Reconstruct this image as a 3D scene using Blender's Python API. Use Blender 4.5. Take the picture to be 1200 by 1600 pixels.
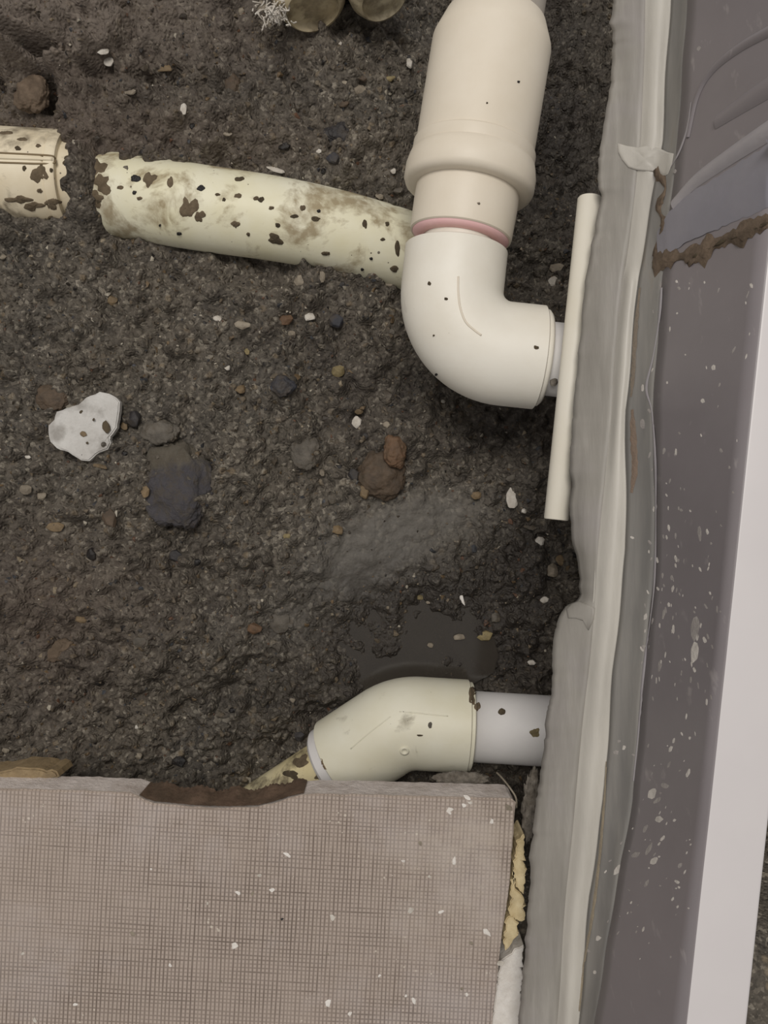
import bpy, bmesh, math, random
import numpy as np
from mathutils import Vector, Matrix
from mathutils.bvhtree import BVHTree

for o in list(bpy.data.objects): bpy.data.objects.remove(o)
scene = bpy.context.scene
COL = scene.collection

# ------------------------------------------------------------ camera, world, lamp, exposure
F = 1250.0          # focal length in pixels of the 1200x1600 frame
H = 0.50            # camera height above the mean soil level (metres)
cam_data = bpy.data.cameras.new('camera')
cam_data.sensor_fit = 'HORIZONTAL'; cam_data.sensor_width = 36.0
cam_data.lens = F / 1200.0 * 36.0
cam_data.clip_start = 0.01
cam = bpy.data.objects.new('camera', cam_data); COL.objects.link(cam)
cam.location = (0, 0, H); cam.rotation_euler = (0, 0, 0)
scene.camera = cam

world = bpy.data.worlds.new('room_light'); scene.world = world
world.use_nodes = True
world.node_tree.nodes['Background'].inputs[0].default_value = (1.0, 0.96, 0.93, 1)
world.node_tree.nodes['Background'].inputs[1].default_value = 0.42

lamp_data = bpy.data.lights.new('ceiling_lamp', 'AREA')
lamp_data.shape = 'RECTANGLE'; lamp_data.size = 0.9; lamp_data.size_y = 0.6
lamp_data.energy = 27.0; lamp_data.color = (1.0, 0.955, 0.90)
lamp = bpy.data.objects.new('ceiling_lamp', lamp_data); COL.objects.link(lamp)
lamp.location = (-0.15, 0.60, 2.1)
lamp.rotation_euler = (Vector((0, 0, 0)) - lamp.location).to_track_quat('-Z', 'Y').to_euler()

vs = scene.view_settings
vs.view_transform = 'Standard'; vs.look = 'None'; vs.gamma = 1.0; vs.use_curve_mapping = False
vs.exposure = 0.0

# ------------------------------------------------------------ helpers
rng = np.random.default_rng(7)
random.seed(7)

def P(px, py, d):
    """world point seen at pixel (px,py) at distance d below the camera plane"""
    return Vector(((px - 600) / F * d, (800 - py) / F * d, H - d))

def ray(px, py):
    return Vector((0, 0, H)), Vector(((px - 600) / F, (800 - py) / F, -1)).normalized()

def lin(r, g, b):
    f = lambda c: (c / 255 / 12.92) if c <= 10 else ((c / 255 + 0.055) / 1.055) ** 2.4
    return (f(r), f(g), f(b), 1.0)

def link(name, me, mat=None, parent=None, smooth=True):
    o = bpy.data.objects.new(name, me); COL.objects.link(o)
    if mat is not None and len(me.materials) == 0: me.materials.append(mat)
    if smooth:
        me.polygons.foreach_set('use_smooth', [True] * len(me.polygons))
    if parent is not None:
        o.parent = parent
        o.matrix_parent_inverse = parent.matrix_world.inverted() if False else Matrix.Translation(-Vector(parent.location))
    return o

def tag(o, label=None, cat=None, group=None, kind=None):
    if label: o['label'] = label
    if cat: o['category'] = cat
    if group: o['group'] = group
    if kind: o['kind'] = kind
    return o

def thing(name, loc, label, cat, group=None):
    o = bpy.data.objects.new(name, None); COL.objects.link(o)
    o.location = loc; o.empty_display_size = 0.02
    return tag(o, label, cat, group)

def mesh_from(name, verts, faces):
    me = bpy.data.meshes.new(name)
    me.from_pydata([tuple(v) for v in verts], [], faces); me.update()
    return me

def bm_mesh(name, bm):
    bmesh.ops.recalc_face_normals(bm, faces=bm.faces)
    me = bpy.data.meshes.new(name); bm.to_mesh(me); bm.free(); return me

def sweep_mesh(name, path, segs=48, cap=(True, True), wob=None):
    """path: list of (point, tangent, radius); builds a tube of rings"""
    verts, faces = [], []
    t0 = Vector(path[0][1]).normalized()
    n = Vector((0, 0, 1)); n = (n - t0 * n.dot(t0))
    if n.length < 1e-4: n = Vector((0, 1, 0)) - t0 * t0.y
    n.normalize()
    for k, (p, t, r) in enumerate(path):
        t = Vector(t).normalized()
        n = n - t * n.dot(t); n.normalize(); b = t.cross(n)
        for s in range(segs):
            a = 2 * math.pi * s / segs
            rr = r if wob is None else r * wob(k, a)
            verts.append(Vector(p) + n * (math.cos(a) * rr) + b * (math.sin(a) * rr))
    for k in range(len(path) - 1):
        for s in range(segs):
            s2 = (s + 1) % segs
            faces.append((k * segs + s, k * segs + s2, (k + 1) * segs + s2, (k + 1) * segs + s))
    if cap[0]: faces.append(tuple(range(segs))[::-1])
    if cap[1]:
        o = (len(path) - 1) * segs
        faces.append(tuple(o + s for s in range(segs)))
    me = mesh_from(name, verts, faces)
    return me

def lathe(name, A, d, prof, segs=64, cap=(True, True)):
    d = Vector(d).normalized()
    return sweep_mesh(name, [(Vector(A) + d * t, d, r) for t, r in prof], segs, cap)

def autosmooth(o, deg=35):
    me = o.data
    ang = math.radians(deg)
    bm = bmesh.new(); bm.from_mesh(me)
    for f in bm.faces: f.smooth = True
    for e in bm.edges:
        if len(e.link_faces) == 2 and e.calc_face_angle(0) > ang: e.smooth = False
    bm.to_mesh(me); bm.free()
    return o

def catmull(pts, n):
    pts = [Vector(p) for p in pts]; out = []
    ext = [pts[0] * 2 - pts[1]] + pts + [pts[-1] * 2 - pts[-2]]
    for i in range(len(pts) - 1):
        p0, p1, p2, p3 = ext[i:i + 4]
        for k in range(n):
            t = k / n
            out.append(0.5 * ((2 * p1) + (p2 - p0) * t + (2 * p0 - 5 * p1 + 4 * p2 - p3) * t * t + (3 * p1 - p0 - 3 * p2 + p3) * t ** 3))
    out.append(pts[-1]); return out

def curve_tube(name, pts, r, n=6, segs=10, taper=None):
    c = catmull(pts, n); path = []
    for i, p in enumerate(c):
        t = (c[min(i + 1, len(c) - 1)] - c[max(i - 1, 0)])
        rr = r if taper is None else r * taper(i / (len(c) - 1))
        path.append((p, t, rr))
    return sweep_mesh(name, path, segs)

def prism(name, top, drop, bevel=0.0):
    """closed slab from a list of top outline points and a downward thickness"""
    bm = bmesh.new()
    vt = [bm.verts.new(p) for p in top]
    f = bm.faces.new(vt)
    if f.normal.z < 0: f.normal_flip()
    r = bmesh.ops.extrude_face_region(bm, geom=[f])
    for v in r['geom']:
        if isinstance(v, bmesh.types.BMVert): v.co.z -= drop
    f2 = [g for g in bm.faces]
    bmesh.ops.recalc_face_normals(bm, faces=bm.faces)
    if bevel:
        ed = [e for e in bm.edges if len(e.link_faces) == 2 and e.calc_face_angle(0) > 0.9 and (e.verts[0].co.z + e.verts[1].co.z) / 2 > min(v.co.z for v in bm.verts) + drop * 0.5]
        bmesh.ops.bevel(bm, geom=ed, offset=bevel, segments=2, affect='EDGES')
    return bm_mesh(name, bm)

def rock_mesh(name, n=20, seed=0, flat=1.0):
    r = np.random.default_rng(seed)
    bm = bmesh.new()
    for _ in range(n):
        v = r.normal(size=3); v /= np.linalg.norm(v)
        v *= r.uniform(0.82, 1.08)
        bm.verts.new((v[0], v[1], v[2] * flat))
    bmesh.ops.convex_hull(bm, input=bm.verts)
    for v in [v for v in bm.verts if not v.link_faces]: bm.verts.remove(v)
    bmesh.ops.bevel(bm, geom=list(bm.edges), offset=0.07, segments=1, affect='EDGES', clamp_overlap=True)
    return bm_mesh(name, bm)

def vnoise(X, Y, freq, seed):
    r = np.random.default_rng(seed); T = r.random((256, 256))
    x = X * freq + 1000.3; y = Y * freq + 1000.7
    xi = np.floor(x).astype(int); yi = np.floor(y).astype(int)
    fx = x - xi; fy = y - yi
    fx = fx * fx * fx * (fx * (fx * 6 - 15) + 10); fy = fy * fy * fy * (fy * (fy * 6 - 15) + 10)
    g = lambda a, b: T[a % 256, b % 256]
    return ((g(xi, yi) * (1 - fx) + g(xi + 1, yi) * fx) * (1 - fy) + (g(xi, yi + 1) * (1 - fx) + g(xi + 1, yi + 1) * fx) * fy) * 2 - 1

def fbm(X, Y, freq, seed, octv=4, gain=0.5):
    s = 0; a = 1
    for k in range(octv):
        s = s + a * vnoise(X + 0.013 * k, Y - 0.007 * k, freq * 2 ** k, seed + k); a *= gain
    return s

def worley(X, Y, freq, seed):
    r = np.random.default_rng(seed); T = r.random((256, 256, 3))
    x = X * freq + 500; y = Y * freq + 500
    xi = np.floor(x).astype(int); yi = np.floor(y).astype(int)
    best = np.full(X.shape, 9.0); hid = np.zeros(X.shape)
    for i in (-1, 0, 1):
        for j in (-1, 0, 1):
            c = T[(xi + i) % 256, (yi + j) % 256]
            d = np.hypot(xi + i + c[..., 0] - x, yi + j + c[..., 1] - y)
            m = d < best
            best = np.where(m, d, best); hid = np.where(m, c[..., 2], hid)
    return best, hid

# ------------------------------------------------------------ materials
class NT:
    def __init__(self, name):
        self.m = bpy.data.materials.new(name); self.m.use_nodes = True
        self.t = self.m.node_tree; self.n = self.t.nodes
        self.b = self.n['Principled BSDF']
        self.co = self.n.new('ShaderNodeTexCoord').outputs['Object']
    def lk(self, a, b): self.t.links.new(a, b)
    def mapping(self, scale=(1, 1, 1), rot=(0, 0, 0)):
        m = self.n.new('ShaderNodeMapping'); self.lk(self.co, m.inputs[0])
        m.inputs['Scale'].default_value = scale; m.inputs['Rotation'].default_value = rot
        return m.outputs[0]
    def noise(self, scale, detail=4, rough=0.55, vec=None, dist=0):
        n = self.n.new('ShaderNodeTexNoise'); n.inputs['Scale'].default_value = scale
        n.inputs['Detail'].default_value = detail; n.inputs['Roughness'].default_value = rough
        n.inputs['Distortion'].default_value = dist
        self.lk(vec or self.co, n.inputs['Vector']); return n.outputs['Fac']
    def voro(self, scale, out='Distance', feat='F1', vec=None):
        n = self.n.new('ShaderNodeTexVoronoi'); n.feature = feat; n.inputs['Scale'].default_value = scale
        self.lk(vec or self.co, n.inputs['Vector']); return n.outputs[out]
    def ramp(self, fac, stops):
        n = self.n.new('ShaderNodeValToRGB'); self.lk(fac, n.inputs[0])
        e = n.color_ramp.elements
        while len(e) < len(stops): e.new(0.5)
        for k, (p, c) in enumerate(stops):
            e[k].position = p; e[k].color = c if not isinstance(c, (int, float)) else (c, c, c, 1)
        return n.outputs[0]
    def mix(self, fac, a, b, mode='MIX'):
        n = self.n.new('ShaderNodeMix'); n.data_type = 'RGBA'; n.blend_type = mode
        for s, v in ((n.inputs['Factor'], fac), (n.inputs['A'], a), (n.inputs['B'], b)):
            pass
        ins = [n.inputs[0], n.inputs[6], n.inputs[7]]
        for s, v in zip(ins, (fac, a, b)):
            if hasattr(v, 'default_value') or hasattr(v, 'links'): self.lk(v, s)
            else: s.default_value = v
        return n.outputs[2]
    def math(self, op, a, b=None, c=None):
        n = self.n.new('ShaderNodeMath'); n.operation = op
        for s, v in zip(n.inputs, (a, b, c)):
            if v is None: continue
            if hasattr(v, 'links'): self.lk(v, s)
            else: s.default_value = v
        return n.outputs[0]
    def attr(self, name, out='Fac'):
        n = self.n.new('ShaderNodeAttribute'); n.attribute_name = name; return n.outputs[out]
    def bump(self, h, strength=0.5, dist=0.001, prev=None):
        n = self.n.new('ShaderNodeBump'); n.inputs['Strength'].default_value = strength
        n.inputs['Distance'].default_value = dist; self.lk(h, n.inputs['Height'])
        if prev is not None: self.lk(prev, n.inputs['Normal'])
        return n.outputs[0]
    def done(self, col=None, rough=0.5, normal=None, spec=0.5, roughsock=None):
        if col is not None:
            if hasattr(col, 'links'): self.lk(col, self.b.inputs['Base Color'])
            else: self.b.inputs['Base Color'].default_value = col
        if roughsock is not None: self.lk(roughsock, self.b.inputs['Roughness'])
        else: self.b.inputs['Roughness'].default_value = rough
        self.b.inputs['Specular IOR Level'].default_value = spec
        if normal is not None: self.lk(normal, self.b.inputs['Normal'])
        return self.m

DIRT = lin(92, 80, 62)

def pvc(name, base, dark, dirt=0.0, specks=0.0, rough=0.5, dirt_scale=28, blotch=0.5, dirtcol=DIRT, sss=0.0):
    g = NT(name)
    c = g.mix(g.ramp(g.noise(22, 5, 0.6), [(0.35, 0.0), (0.7, 1.0)]), base, dark)
    r = None
    if specks:
        d = g.voro(190); big = g.noise(60, 2)
        thr = g.math('MULTIPLY', g.math('SUBTRACT', big, 0.50), specks)
        m = g.math('LESS_THAN', d, thr)
        c = g.mix(g.math('MULTIPLY', m, 0.85), c, lin(70, 60, 48))
    if dirt:
        n1 = g.noise(dirt_scale, 7, 0.62, dist=0.4)
        m = g.ramp(n1, [(1 - dirt, 0.0), (1 - dirt + 0.09, 1.0)])
        n2 = g.ramp(g.noise(dirt_scale * 4, 4, 0.6), [(0.3, 0.25), (0.6, 1.0)])
        mm = g.math('MULTIPLY', g.math('MULTIPLY', m, n2), blotch)
        c = g.mix(mm, c, dirtcol)
        r = g.math('ADD', g.math('MULTIPLY', mm, 0.4), rough)
    nb = g.bump(g.noise(500, 3), 0.08, 0.0006)
    return g.done(c, rough, nb, 0.45, r)

M = {}
M['pvc'] = pvc('white_pvc', lin(224, 220, 209), lin(216, 210, 196), specks=0.28, dirt=0.33, blotch=0.4)
M['pvc_tan'] = pvc('warm_pvc', lin(217, 208, 192), lin(210, 200, 182), specks=0.12)
M['pvc_cream'] = pvc('muddy_cream_pvc', lin(222, 219, 198), lin(212, 206, 174), specks=0.8, dirt=0.50, blotch=0.75, dirt_scale=34, dirtcol=lin(122, 102, 66))
M['pvc_left'] = pvc('muddy_coupling_pvc', lin(222, 212, 188), lin(205, 190, 160), specks=0.7, dirt=0.50, blotch=0.85, dirt_scale=26)
M['pvc_bend'] = pvc('stained_bend_pvc', lin(220, 217, 200), lin(212, 207, 184), specks=0.4, dirt=0.42, blotch=0.55, dirt_scale=30)
M['pvc_white'] = pvc('bright_pvc', lin(216, 214, 211), lin(208, 205, 204), specks=0.1, dirt=0.30, blotch=0.4)
M['pvc_dirty'] = pvc('caked_pvc', lin(222, 211, 174), lin(206, 192, 148), dirt=0.52, blotch=0.8, dirt_scale=55)
M['pvc_tube'] = pvc('tube_pvc', lin(214, 209, 196), lin(208, 202, 186), specks=0.15, dirt=0.28, blotch=0.4)
M['pvc_yellow'] = pvc('yellowed_pvc', lin(196, 187, 162), lin(170, 155, 124), dirt=0.54, blotch=0.7, dirt_scale=40)
M['primer'] = pvc('pink_primer', lin(240, 188, 191), lin(241, 206, 204), rough=0.5)
M['groove'] = NT('dirty_groove').done(lin(120, 104, 78), 0.8)
M['greypipe'] = pvc('grey_pipe', lin(176, 168, 158), lin(150, 142, 132), dirt=0.4, blotch=0.5)

def ground_material():
    g = NT('damp_gravelly_soil')
    big = g.noise(9, 4, 0.6); mid = g.noise(45, 5, 0.65); fine = g.noise(330, 6, 0.72)
    c = g.ramp(mid, [(0.25, lin(58, 51, 43)), (0.5, lin(88, 80, 69)), (0.78, lin(118, 108, 94))])
    c = g.mix(g.ramp(big, [(0.35, 0.0), (0.65, 0.7)]), c, lin(80, 77, 70))
    # single grains
    vc = g.voro(430, 'Color'); sep = g.n.new('ShaderNodeSeparateColor'); g.lk(vc, sep.inputs[0])
    grain = g.ramp(sep.outputs[0], [(0.0, lin(32, 28, 25)), (0.45, lin(80, 73, 63)), (0.84, lin(114, 105, 91)), (0.97, lin(180, 170, 150))])
    hue = g.noise(17, 5, 0.65)
    c = g.mix(g.ramp(hue, [(0.42, 0.0), (0.60, 0.55)]), c, lin(92, 82, 68))
    c = g.mix(g.ramp(hue, [(0.34, 0.5), (0.46, 0.0)]), c, lin(62, 59, 56))
    lump = g.noise(115, 5, 0.62)
    c = g.mix(g.ramp(lump, [(0.36, 0.5), (0.50, 0.0)]), c, lin(44, 38, 32))
    c = g.mix(g.ramp(lump, [(0.56, 0.0), (0.72, 0.6)]), c, lin(116, 107, 94))
    c = g.mix(0.32, c, grain)
    vc2 = g.voro(150, 'Color'); sep2 = g.n.new('ShaderNodeSeparateColor'); g.lk(vc2, sep2.inputs[0])
    d2 = g.voro(150)
    pm = g.math('MULTIPLY', g.math('GREATER_THAN', sep2.outputs[1], 0.68), g.ramp(d2, [(0.22, 1.0), (0.42, 0.0)]))
    c = g.mix(g.math('MULTIPLY', pm, 0.7), c, g.ramp(sep2.outputs[0], [(0.0, lin(48, 43, 40)), (0.5, lin(92, 80, 64)), (0.8, lin(118, 101, 74)), (1.0, lin(142, 132, 114))]))
    c = g.mix(g.ramp(fine, [(0.3, 0.45), (0.5, 0.0)]), c, lin(34, 28, 22))
    c = g.mix(g.ramp(g.noise(620, 3, 0.6), [(0.62, 0.0), (0.74, 0.55)]), c, lin(150, 141, 124))
    # silt film; damp puddle zone, plus shade painted into the coupling-wall gap
    silt = g.attr('silt'); wet_shade = g.attr('wet_shade')
    c = g.mix(g.math('MULTIPLY', silt, 0.75), c, g.mix(fine, lin(84, 80, 74), lin(108, 104, 97)))
    c = g.mix(g.ramp(g.noise(6.5, 5, 0.6), [(0.36, 0.5), (0.50, 0.0)]), c, lin(52, 45, 40))
    c = g.mix(g.math('MULTIPLY', wet_shade, 0.75), c, lin(36, 31, 28))
    red = g.attr('loam'); c = g.mix(g.math('MULTIPLY', red, 0.4), c, lin(98, 82, 70))
    c = g.mix(g.math('MULTIPLY', g.attr('dry'), 0.6), c, g.mix(g.noise(70, 6, 0.7), lin(78, 68, 60), lin(132, 120, 108)))
    hs = g.n.new('ShaderNodeHueSaturation'); hs.inputs['Saturation'].default_value = 0.82; hs.inputs['Value'].default_value = 1.2; g.lk(c, hs.inputs['Color']); c = hs.outputs[0]
    r = g.math('SUBTRACT', 0.78, g.math('MULTIPLY', wet_shade, 0.3))
    h = g.math('ADD', g.math('MULTIPLY', fine, 0.8), g.math('MULTIPLY', g.ramp(g.voro(430), [(0.0, 1.0), (0.6, 0.0)]), 0.7))
    h = g.math('ADD', h, g.math('MULTIPLY', pm, 0.8))
    h = g.math('MULTIPLY', h, g.math('SUBTRACT', 1.0, g.math('MULTIPLY', silt, 0.75)))
    nb = g.bump(h, 0.75, 0.002)
    return g.done(c, 0.7, nb, 0.35, r)
M['soil'] = ground_material()

def vcol_mat(name):
    g = NT(name)
    a = g.attr('Col', 'Color')
    c = g.mix(g.ramp(g.noise(300, 4), [(0.3, 0.5), (0.7, 0.0)]), a, lin(40, 34, 28))
    return g.done(c, 0.6, g.bump(g.noise(600, 3), 0.4, 0.0008), 0.4)
M['gravel'] = vcol_mat('mixed_grit')

def stone(name, col, col2=None, rough=0.65, scale=160, dirt=0.35):
    if name in M: return M[name]
    g = NT(name + '_stone')
    g.co = g.n.new('ShaderNodeNewGeometry').outputs['Position']
    c2 = col2 or tuple(x * 0.6 for x in col[:3]) + (1,)
    c = g.mix(g.ramp(g.noise(scale, 6, 0.65), [(0.35, 0.0), (0.68, 1.0)]), col, c2)
    c = g.mix(g.math('MULTIPLY', g.ramp(g.noise(scale * 0.6, 5, 0.6), [(0.5, 0.0), (0.62, 1.0)]), dirt), c, lin(74, 64, 50))
    M[name] = g.done(c, rough, g.bump(g.noise(scale * 2.2, 6, 0.7), 0.6, 0.0015), 0.4)
    return M[name]

stone('white', lin(206, 201, 192), lin(178, 170, 158), dirt=0.25)
stone('pale', lin(148, 138, 122), lin(112, 103, 90))
stone('tan', lin(128, 109, 82), lin(98, 83, 62), dirt=0.5)
stone('yellow', lin(146, 132, 94), lin(112, 100, 70), dirt=0.4)
stone('brown', lin(92, 77, 62), lin(66, 56, 46))
stone('rust', lin(112, 86, 64), lin(84, 66, 50))
stone('grey', lin(100, 94, 85), lin(72, 67, 60), dirt=0.6)
stone('dark', lin(54, 51, 51), lin(38, 36, 37), rough=0.5)
stone('black', lin(34, 31, 30), lin(22, 20, 20), rough=0.3, dirt=0.1)
stone('blue', lin(58, 59, 65), lin(42, 42, 47), rough=0.6, dirt=0.5)
stone('shardm', lin(192, 190, 186), lin(176, 173, 168), rough=0.5, scale=70, dirt=0.45)
stone('mud', lin(112, 98, 78), lin(84, 72, 55), rough=0.85, dirt=0.0)
stone('darkmud', lin(86, 75, 57), lin(62, 53, 40), rough=0.85, dirt=0.0)
stone('mortar', lin(132, 125, 115), lin(86, 80, 72), rough=0.85, scale=220)
stone('foam', lin(212, 196, 158), lin(186, 166, 124), rough=0.8, scale=90, dirt=0.2)
stone('chalk', lin(226, 222, 216), lin(210, 204, 196), rough=0.7, dirt=0.08)
stone('splat', lin(214, 208, 200), lin(186, 180, 173), rough=0.6, dirt=0.0)
stone('dullsplat', lin(166, 160, 155), lin(146, 140, 137), rough=0.6, dirt=0.0)
stone('grime', lin(112, 96, 80), lin(80, 67, 54), rough=0.8, dirt=0.3)

# ------------------------------------------------------------ ground (one heightfield)
X0, X1, Y0, Y1, ST = -0.345, 0.345, -0.40, 0.52, 0.00116
gx = np.arange(X0, X1, ST); gy = np.arange(Y0, Y1, ST)
NX, NY = len(gx), len(gy)
GX, GY = np.meshgrid(gx, gy, indexing='ij')
ctrl = [(100, 60, .022), (300, 80, .012), (480, 100, .004), (600, 230, -.004), (250, 220, .010), (100, 420, -.006), (400, 480, -.006),
        (60, 280, .004), (870, 40, -.17), (890, 160, -.17), (885, 290, -.16), (860, 400, -.10), (700, 560, -.03), (830, 720, -.036), (600, 700, -.016),  # ground beside the coupling sunk extra deep to heighten its shade
        (300, 650, -.004), (80, 700, -.002), (100, 900, -.004), (60, 1100, -.018), (300, 1000, -.010), (450, 880, -.018),
        (600, 860, -.030), (650, 985, -.054), (740, 1000, -.050), (560, 1020, -.047), (800, 900, -.040), (830, 1040, -.052),
        (430, 1080, -.034), (620, 1130, -.060), (800, 1150, -.060), (470, 1180, -.048), (330, 1180, -.030), (150, 1180, -.028),
        (1180, 500, -.04), (1180, 1000, -.04), (1190, 1450, -.03), (1180, 0, -.03)]
num = np.zeros_like(GX); den = np.zeros_like(GX)
for px, py, z in ctrl:
    p = P(px, py, H - z)
    w = 1.0 / (((GX - p.x) ** 2 + (GY - p.y) ** 2) + 0.0009) ** 1.6
    num += w * z; den += w
GZ = num / den
def blob(px, py, rx, ry, d=0.5):
    p = P(px, py, d); k = d / F
    return np.exp(-(((GX - p.x) / (rx * k)) ** 2 + ((GY - p.y) / (ry * k)) ** 2))
silt = np.clip(blob(600, 850, 90, 60) * 1.1 + blob(545, 905, 60, 50) + blob(700, 800, 90, 45) * 0.8 + blob(440, 970, 50, 40) * 0.6, 0, 1)
wet_shade = np.clip(blob(640, 990, 170, 110) * 1.2 + blob(800, 980, 90, 110) * 0.8 + blob(830, 850, 60, 200) * 0.7 + blob(900, 180, 90, 260, 0.62) * 1.0 + blob(450, 1120, 150, 70) * 0.6, 0, 1)  # puddle damp, plus darkening painted in for the shaded gap beside the coupling
loam = np.clip(blob(80, 120, 160, 140) + blob(300, 60, 200, 80) * 0.7 + blob(250, 230, 250, 40) * 0.8 + blob(40, 1000, 120, 160) * 0.8 + blob(150, 950, 150, 80) * 0.4, 0, 1)
rough_amt = 1 - 0.8 * silt
edge_soft = 1 - 0.8 * blob(640, 1000, 130, 70, 0.55)
nz = 0.007 * fbm(GX, GY, 14, 11, 3) + rough_amt * edge_soft * (0.0058 * fbm(GX, GY, 48, 21, 3) + 0.0030 * fbm(GX, GY, 150, 31, 3, 0.6))
w1, h1 = worley(GX + 0.002 * fbm(GX, GY, 120, 5, 2), GY, 75, 41)
w2, h2 = worley(GX, GY, 190, 43)
nz += rough_amt * edge_soft * (np.clip(0.5 - w1, 0, 1) * 0.017 * (h1 > 0.45) + np.clip(0.5 - w2, 0, 1) * 0.0065 * (h2 > 0.35))
# clods at the upper left and the dark crevices between them
pc = P(75, 35, .48)
dist = np.hypot((GX - pc.x) / (125 * .48 / F), (GY - pc.y) / (78 * .48 / F)) + 0.22 * fbm(GX, GY, 50, 61, 4)
clod = 1 / (1 + np.exp((dist - 1) / 0.05))
pc = P(300, 40, .49)
dist = np.hypot((GX - pc.x) / (100 * .49 / F), (GY - pc.y) / (80 * .49 / F)) + 0.25 * fbm(GX, GY, 60, 63, 4)
clod2 = 1 / (1 + np.exp((dist - 1) / 0.08))
nz += 0.020 * clod + 0.009 * clod2 + 0.014 * blob(55, 150, 28, 32) - 0.030 * blob(22, 132, 12, 26) - 0.026 * blob(88, 122, 50, 8) - 0.022 * blob(95, 165, 14, 24) - 0.010 * blob(240, 140, 80, 12) + 0.010 * blob(265, 95, 55, 40)
nz += (0.006 * np.abs(fbm(GX, GY, 60, 77, 4))) * np.clip(blob(120, 90, 220, 130), 0, 1)
# soil packed between the coupling and the long pipe, and round their lower sides
nz += 0.024 * blob(132, 298, 30, 75, .49) * (1 + 0.12 * fbm(GX, GY, 90, 91, 3)) + 0.010 * blob(60, 350, 90, 22)
GZ = GZ + nz
# soil bank that carries the tile (under the tile only)
bank = 1 / (1 + np.exp((GY + 0.232) / 0.006))
GZ = GZ * (1 - bank) + bank * (0.0605 + 0.0008 * fbm(GX, GY, 60, 3, 2))
verts = np.stack([GX, GY, GZ], -1).reshape(-1, 3)
ii, jj = np.meshgrid(np.arange(NX - 1), np.arange(NY - 1), indexing='ij')
a = (ii * NY + jj).ravel()
quads = np.stack([a, a + NY, a + NY + 1, a + 1], -1).astype(np.int32)
me = bpy.data.meshes.new('ground')
me.vertices.add(len(verts)); me.vertices.foreach_set('co', verts.astype(np.float32).ravel())
me.loops.add(quads.size); me.loops.foreach_set('vertex_index', quads.ravel())
me.polygons.add(len(quads)); me.polygons.foreach_set('loop_start', np.arange(0, quads.size, 4, dtype=np.int32))
me.polygons.foreach_set('use_smooth', np.ones(len(quads), bool))
me.update(calc_edges=True)
for nm, arr in (('silt', silt), ('wet_shade', wet_shade), ('loam', loam), ('dry', np.clip(clod * 0.9 + clod2 * 0.35, 0, 1))):
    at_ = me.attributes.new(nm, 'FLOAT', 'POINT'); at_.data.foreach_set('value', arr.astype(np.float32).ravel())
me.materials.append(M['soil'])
ground = bpy.data.objects.new('ground', me); COL.objects.link(ground)
tag(ground, 'damp dark brown gravelly soil at the bottom of the dug hole', 'soil', kind='structure')

def gz(x, y):
    i = min(max((x - X0) / ST, 0), NX - 2); j = min(max((y - Y0) / ST, 0), NY - 2)
    i0, j0 = int(i), int(j); u, v = i - i0, j - j0
    return float((GZ[i0, j0] * (1 - u) + GZ[i0 + 1, j0] * u) * (1 - v) + (GZ[i0, j0 + 1] * (1 - u) + GZ[i0 + 1, j0 + 1] * u) * v)
def ghit(px, py):
    d = 0.5
    for _ in range(14):
        p = P(px, py, d); d = 0.5 * d + 0.5 * (H - gz(p.x, p.y))
    return P(px, py, d)

# ------------------------------------------------------------ basin wall on the right
yk = [-80, 0, 220, 430, 640, 860, 1050, 1250, 1400, 1600, 1700]
kRL = [1012, 1005, 1000, 972, 954, 932, 917, 895, 882, 867, 858]
kRR = [1055, 1050, 1037, 1000, 980, 980, 960, 945, 923, 907, 898]
kLN = [1082, 1075, 1060, 1036, 1021, 1025, 1008, 990, 962, 930, 915]
edge_pts = [(-80, 958), (0, 956), (25, 957), (35, 952), (48, 958), (70, 957), (110, 956), (150, 951), (175, 946), (215, 941), (250, 935), (290, 934), (305, 939), (330, 935),
            (380, 925), (430, 917), (520, 907), (600, 899), (680, 893), (735, 889), (760, 893), (790, 890), (820, 891), (850, 895), (880, 902), (905, 906), (930, 906), (938, 902), (945, 886),
            (955, 878), (975, 869), (1000, 864), (1040, 862), (1085, 862), (1105, 855), (1130, 853), (1200, 845), (1250, 838), (1330, 829), (1460, 822), (1530, 816), (1600, 810), (1700, 803)]
def ip(y, k, v): return float(np.interp(y, k, v))
JR = np.random.default_rng(12); JY = np.cumsum(JR.uniform(3, 16, 400)) - 100; JV = JR.normal(size=400) * 1.5
def wall_row(y):
    e = ip(y, [p[0] for p in edge_pts], [p[1] for p in edge_pts])
    j = float(np.interp(y, JY, JV))
    rl = ip(y, yk, kRL) + 1.0 * math.sin(y * 0.021); rr = ip(y, yk, kRR) + 1.2 * math.sin(y * 0.033 + 1); ln = ip(y, yk, kLN) + 0.8 * math.sin(y * 0.05)
    rim = 1240.5 - 0.1066 * y
    return e + j * 0.7, rl, rr, ln, rim
D_E, D_RL, D_RR, D_LN, D_RIM = 0.405, 0.392, 0.384, 0.366, 0.300
def strip(name, fn, rows, mat, parent, thick=None, cols=None):
    """fn(y) -> list of world points across the wall for pixel row y"""
    verts, faces = [], []
    n = None
    for y in rows:
        c = fn(y); n = len(c); verts += c
    for r in range(len(rows) - 1):
        for k in range(n - 1):
            a = r * n + k
            faces.append((a, a + 1, a + n + 1, a + n))
    me = mesh_from(name, verts, faces)
    bm = bmesh.new(); bm.from_mesh(me)
    bmesh.ops.recalc_face_normals(bm, faces=bm.faces)
    s = sum((f.normal.z - 0.5 * f.normal.x) for f in bm.faces)
    if s < 0: bmesh.ops.reverse_faces(bm, faces=bm.faces)
    if thick:
        bmesh.ops.solidify(bm, geom=list(bm.faces), thickness=thick)
    bm.to_mesh(me); bm.free()
    o = link(name, me, mat, parent)
    return o
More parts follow.
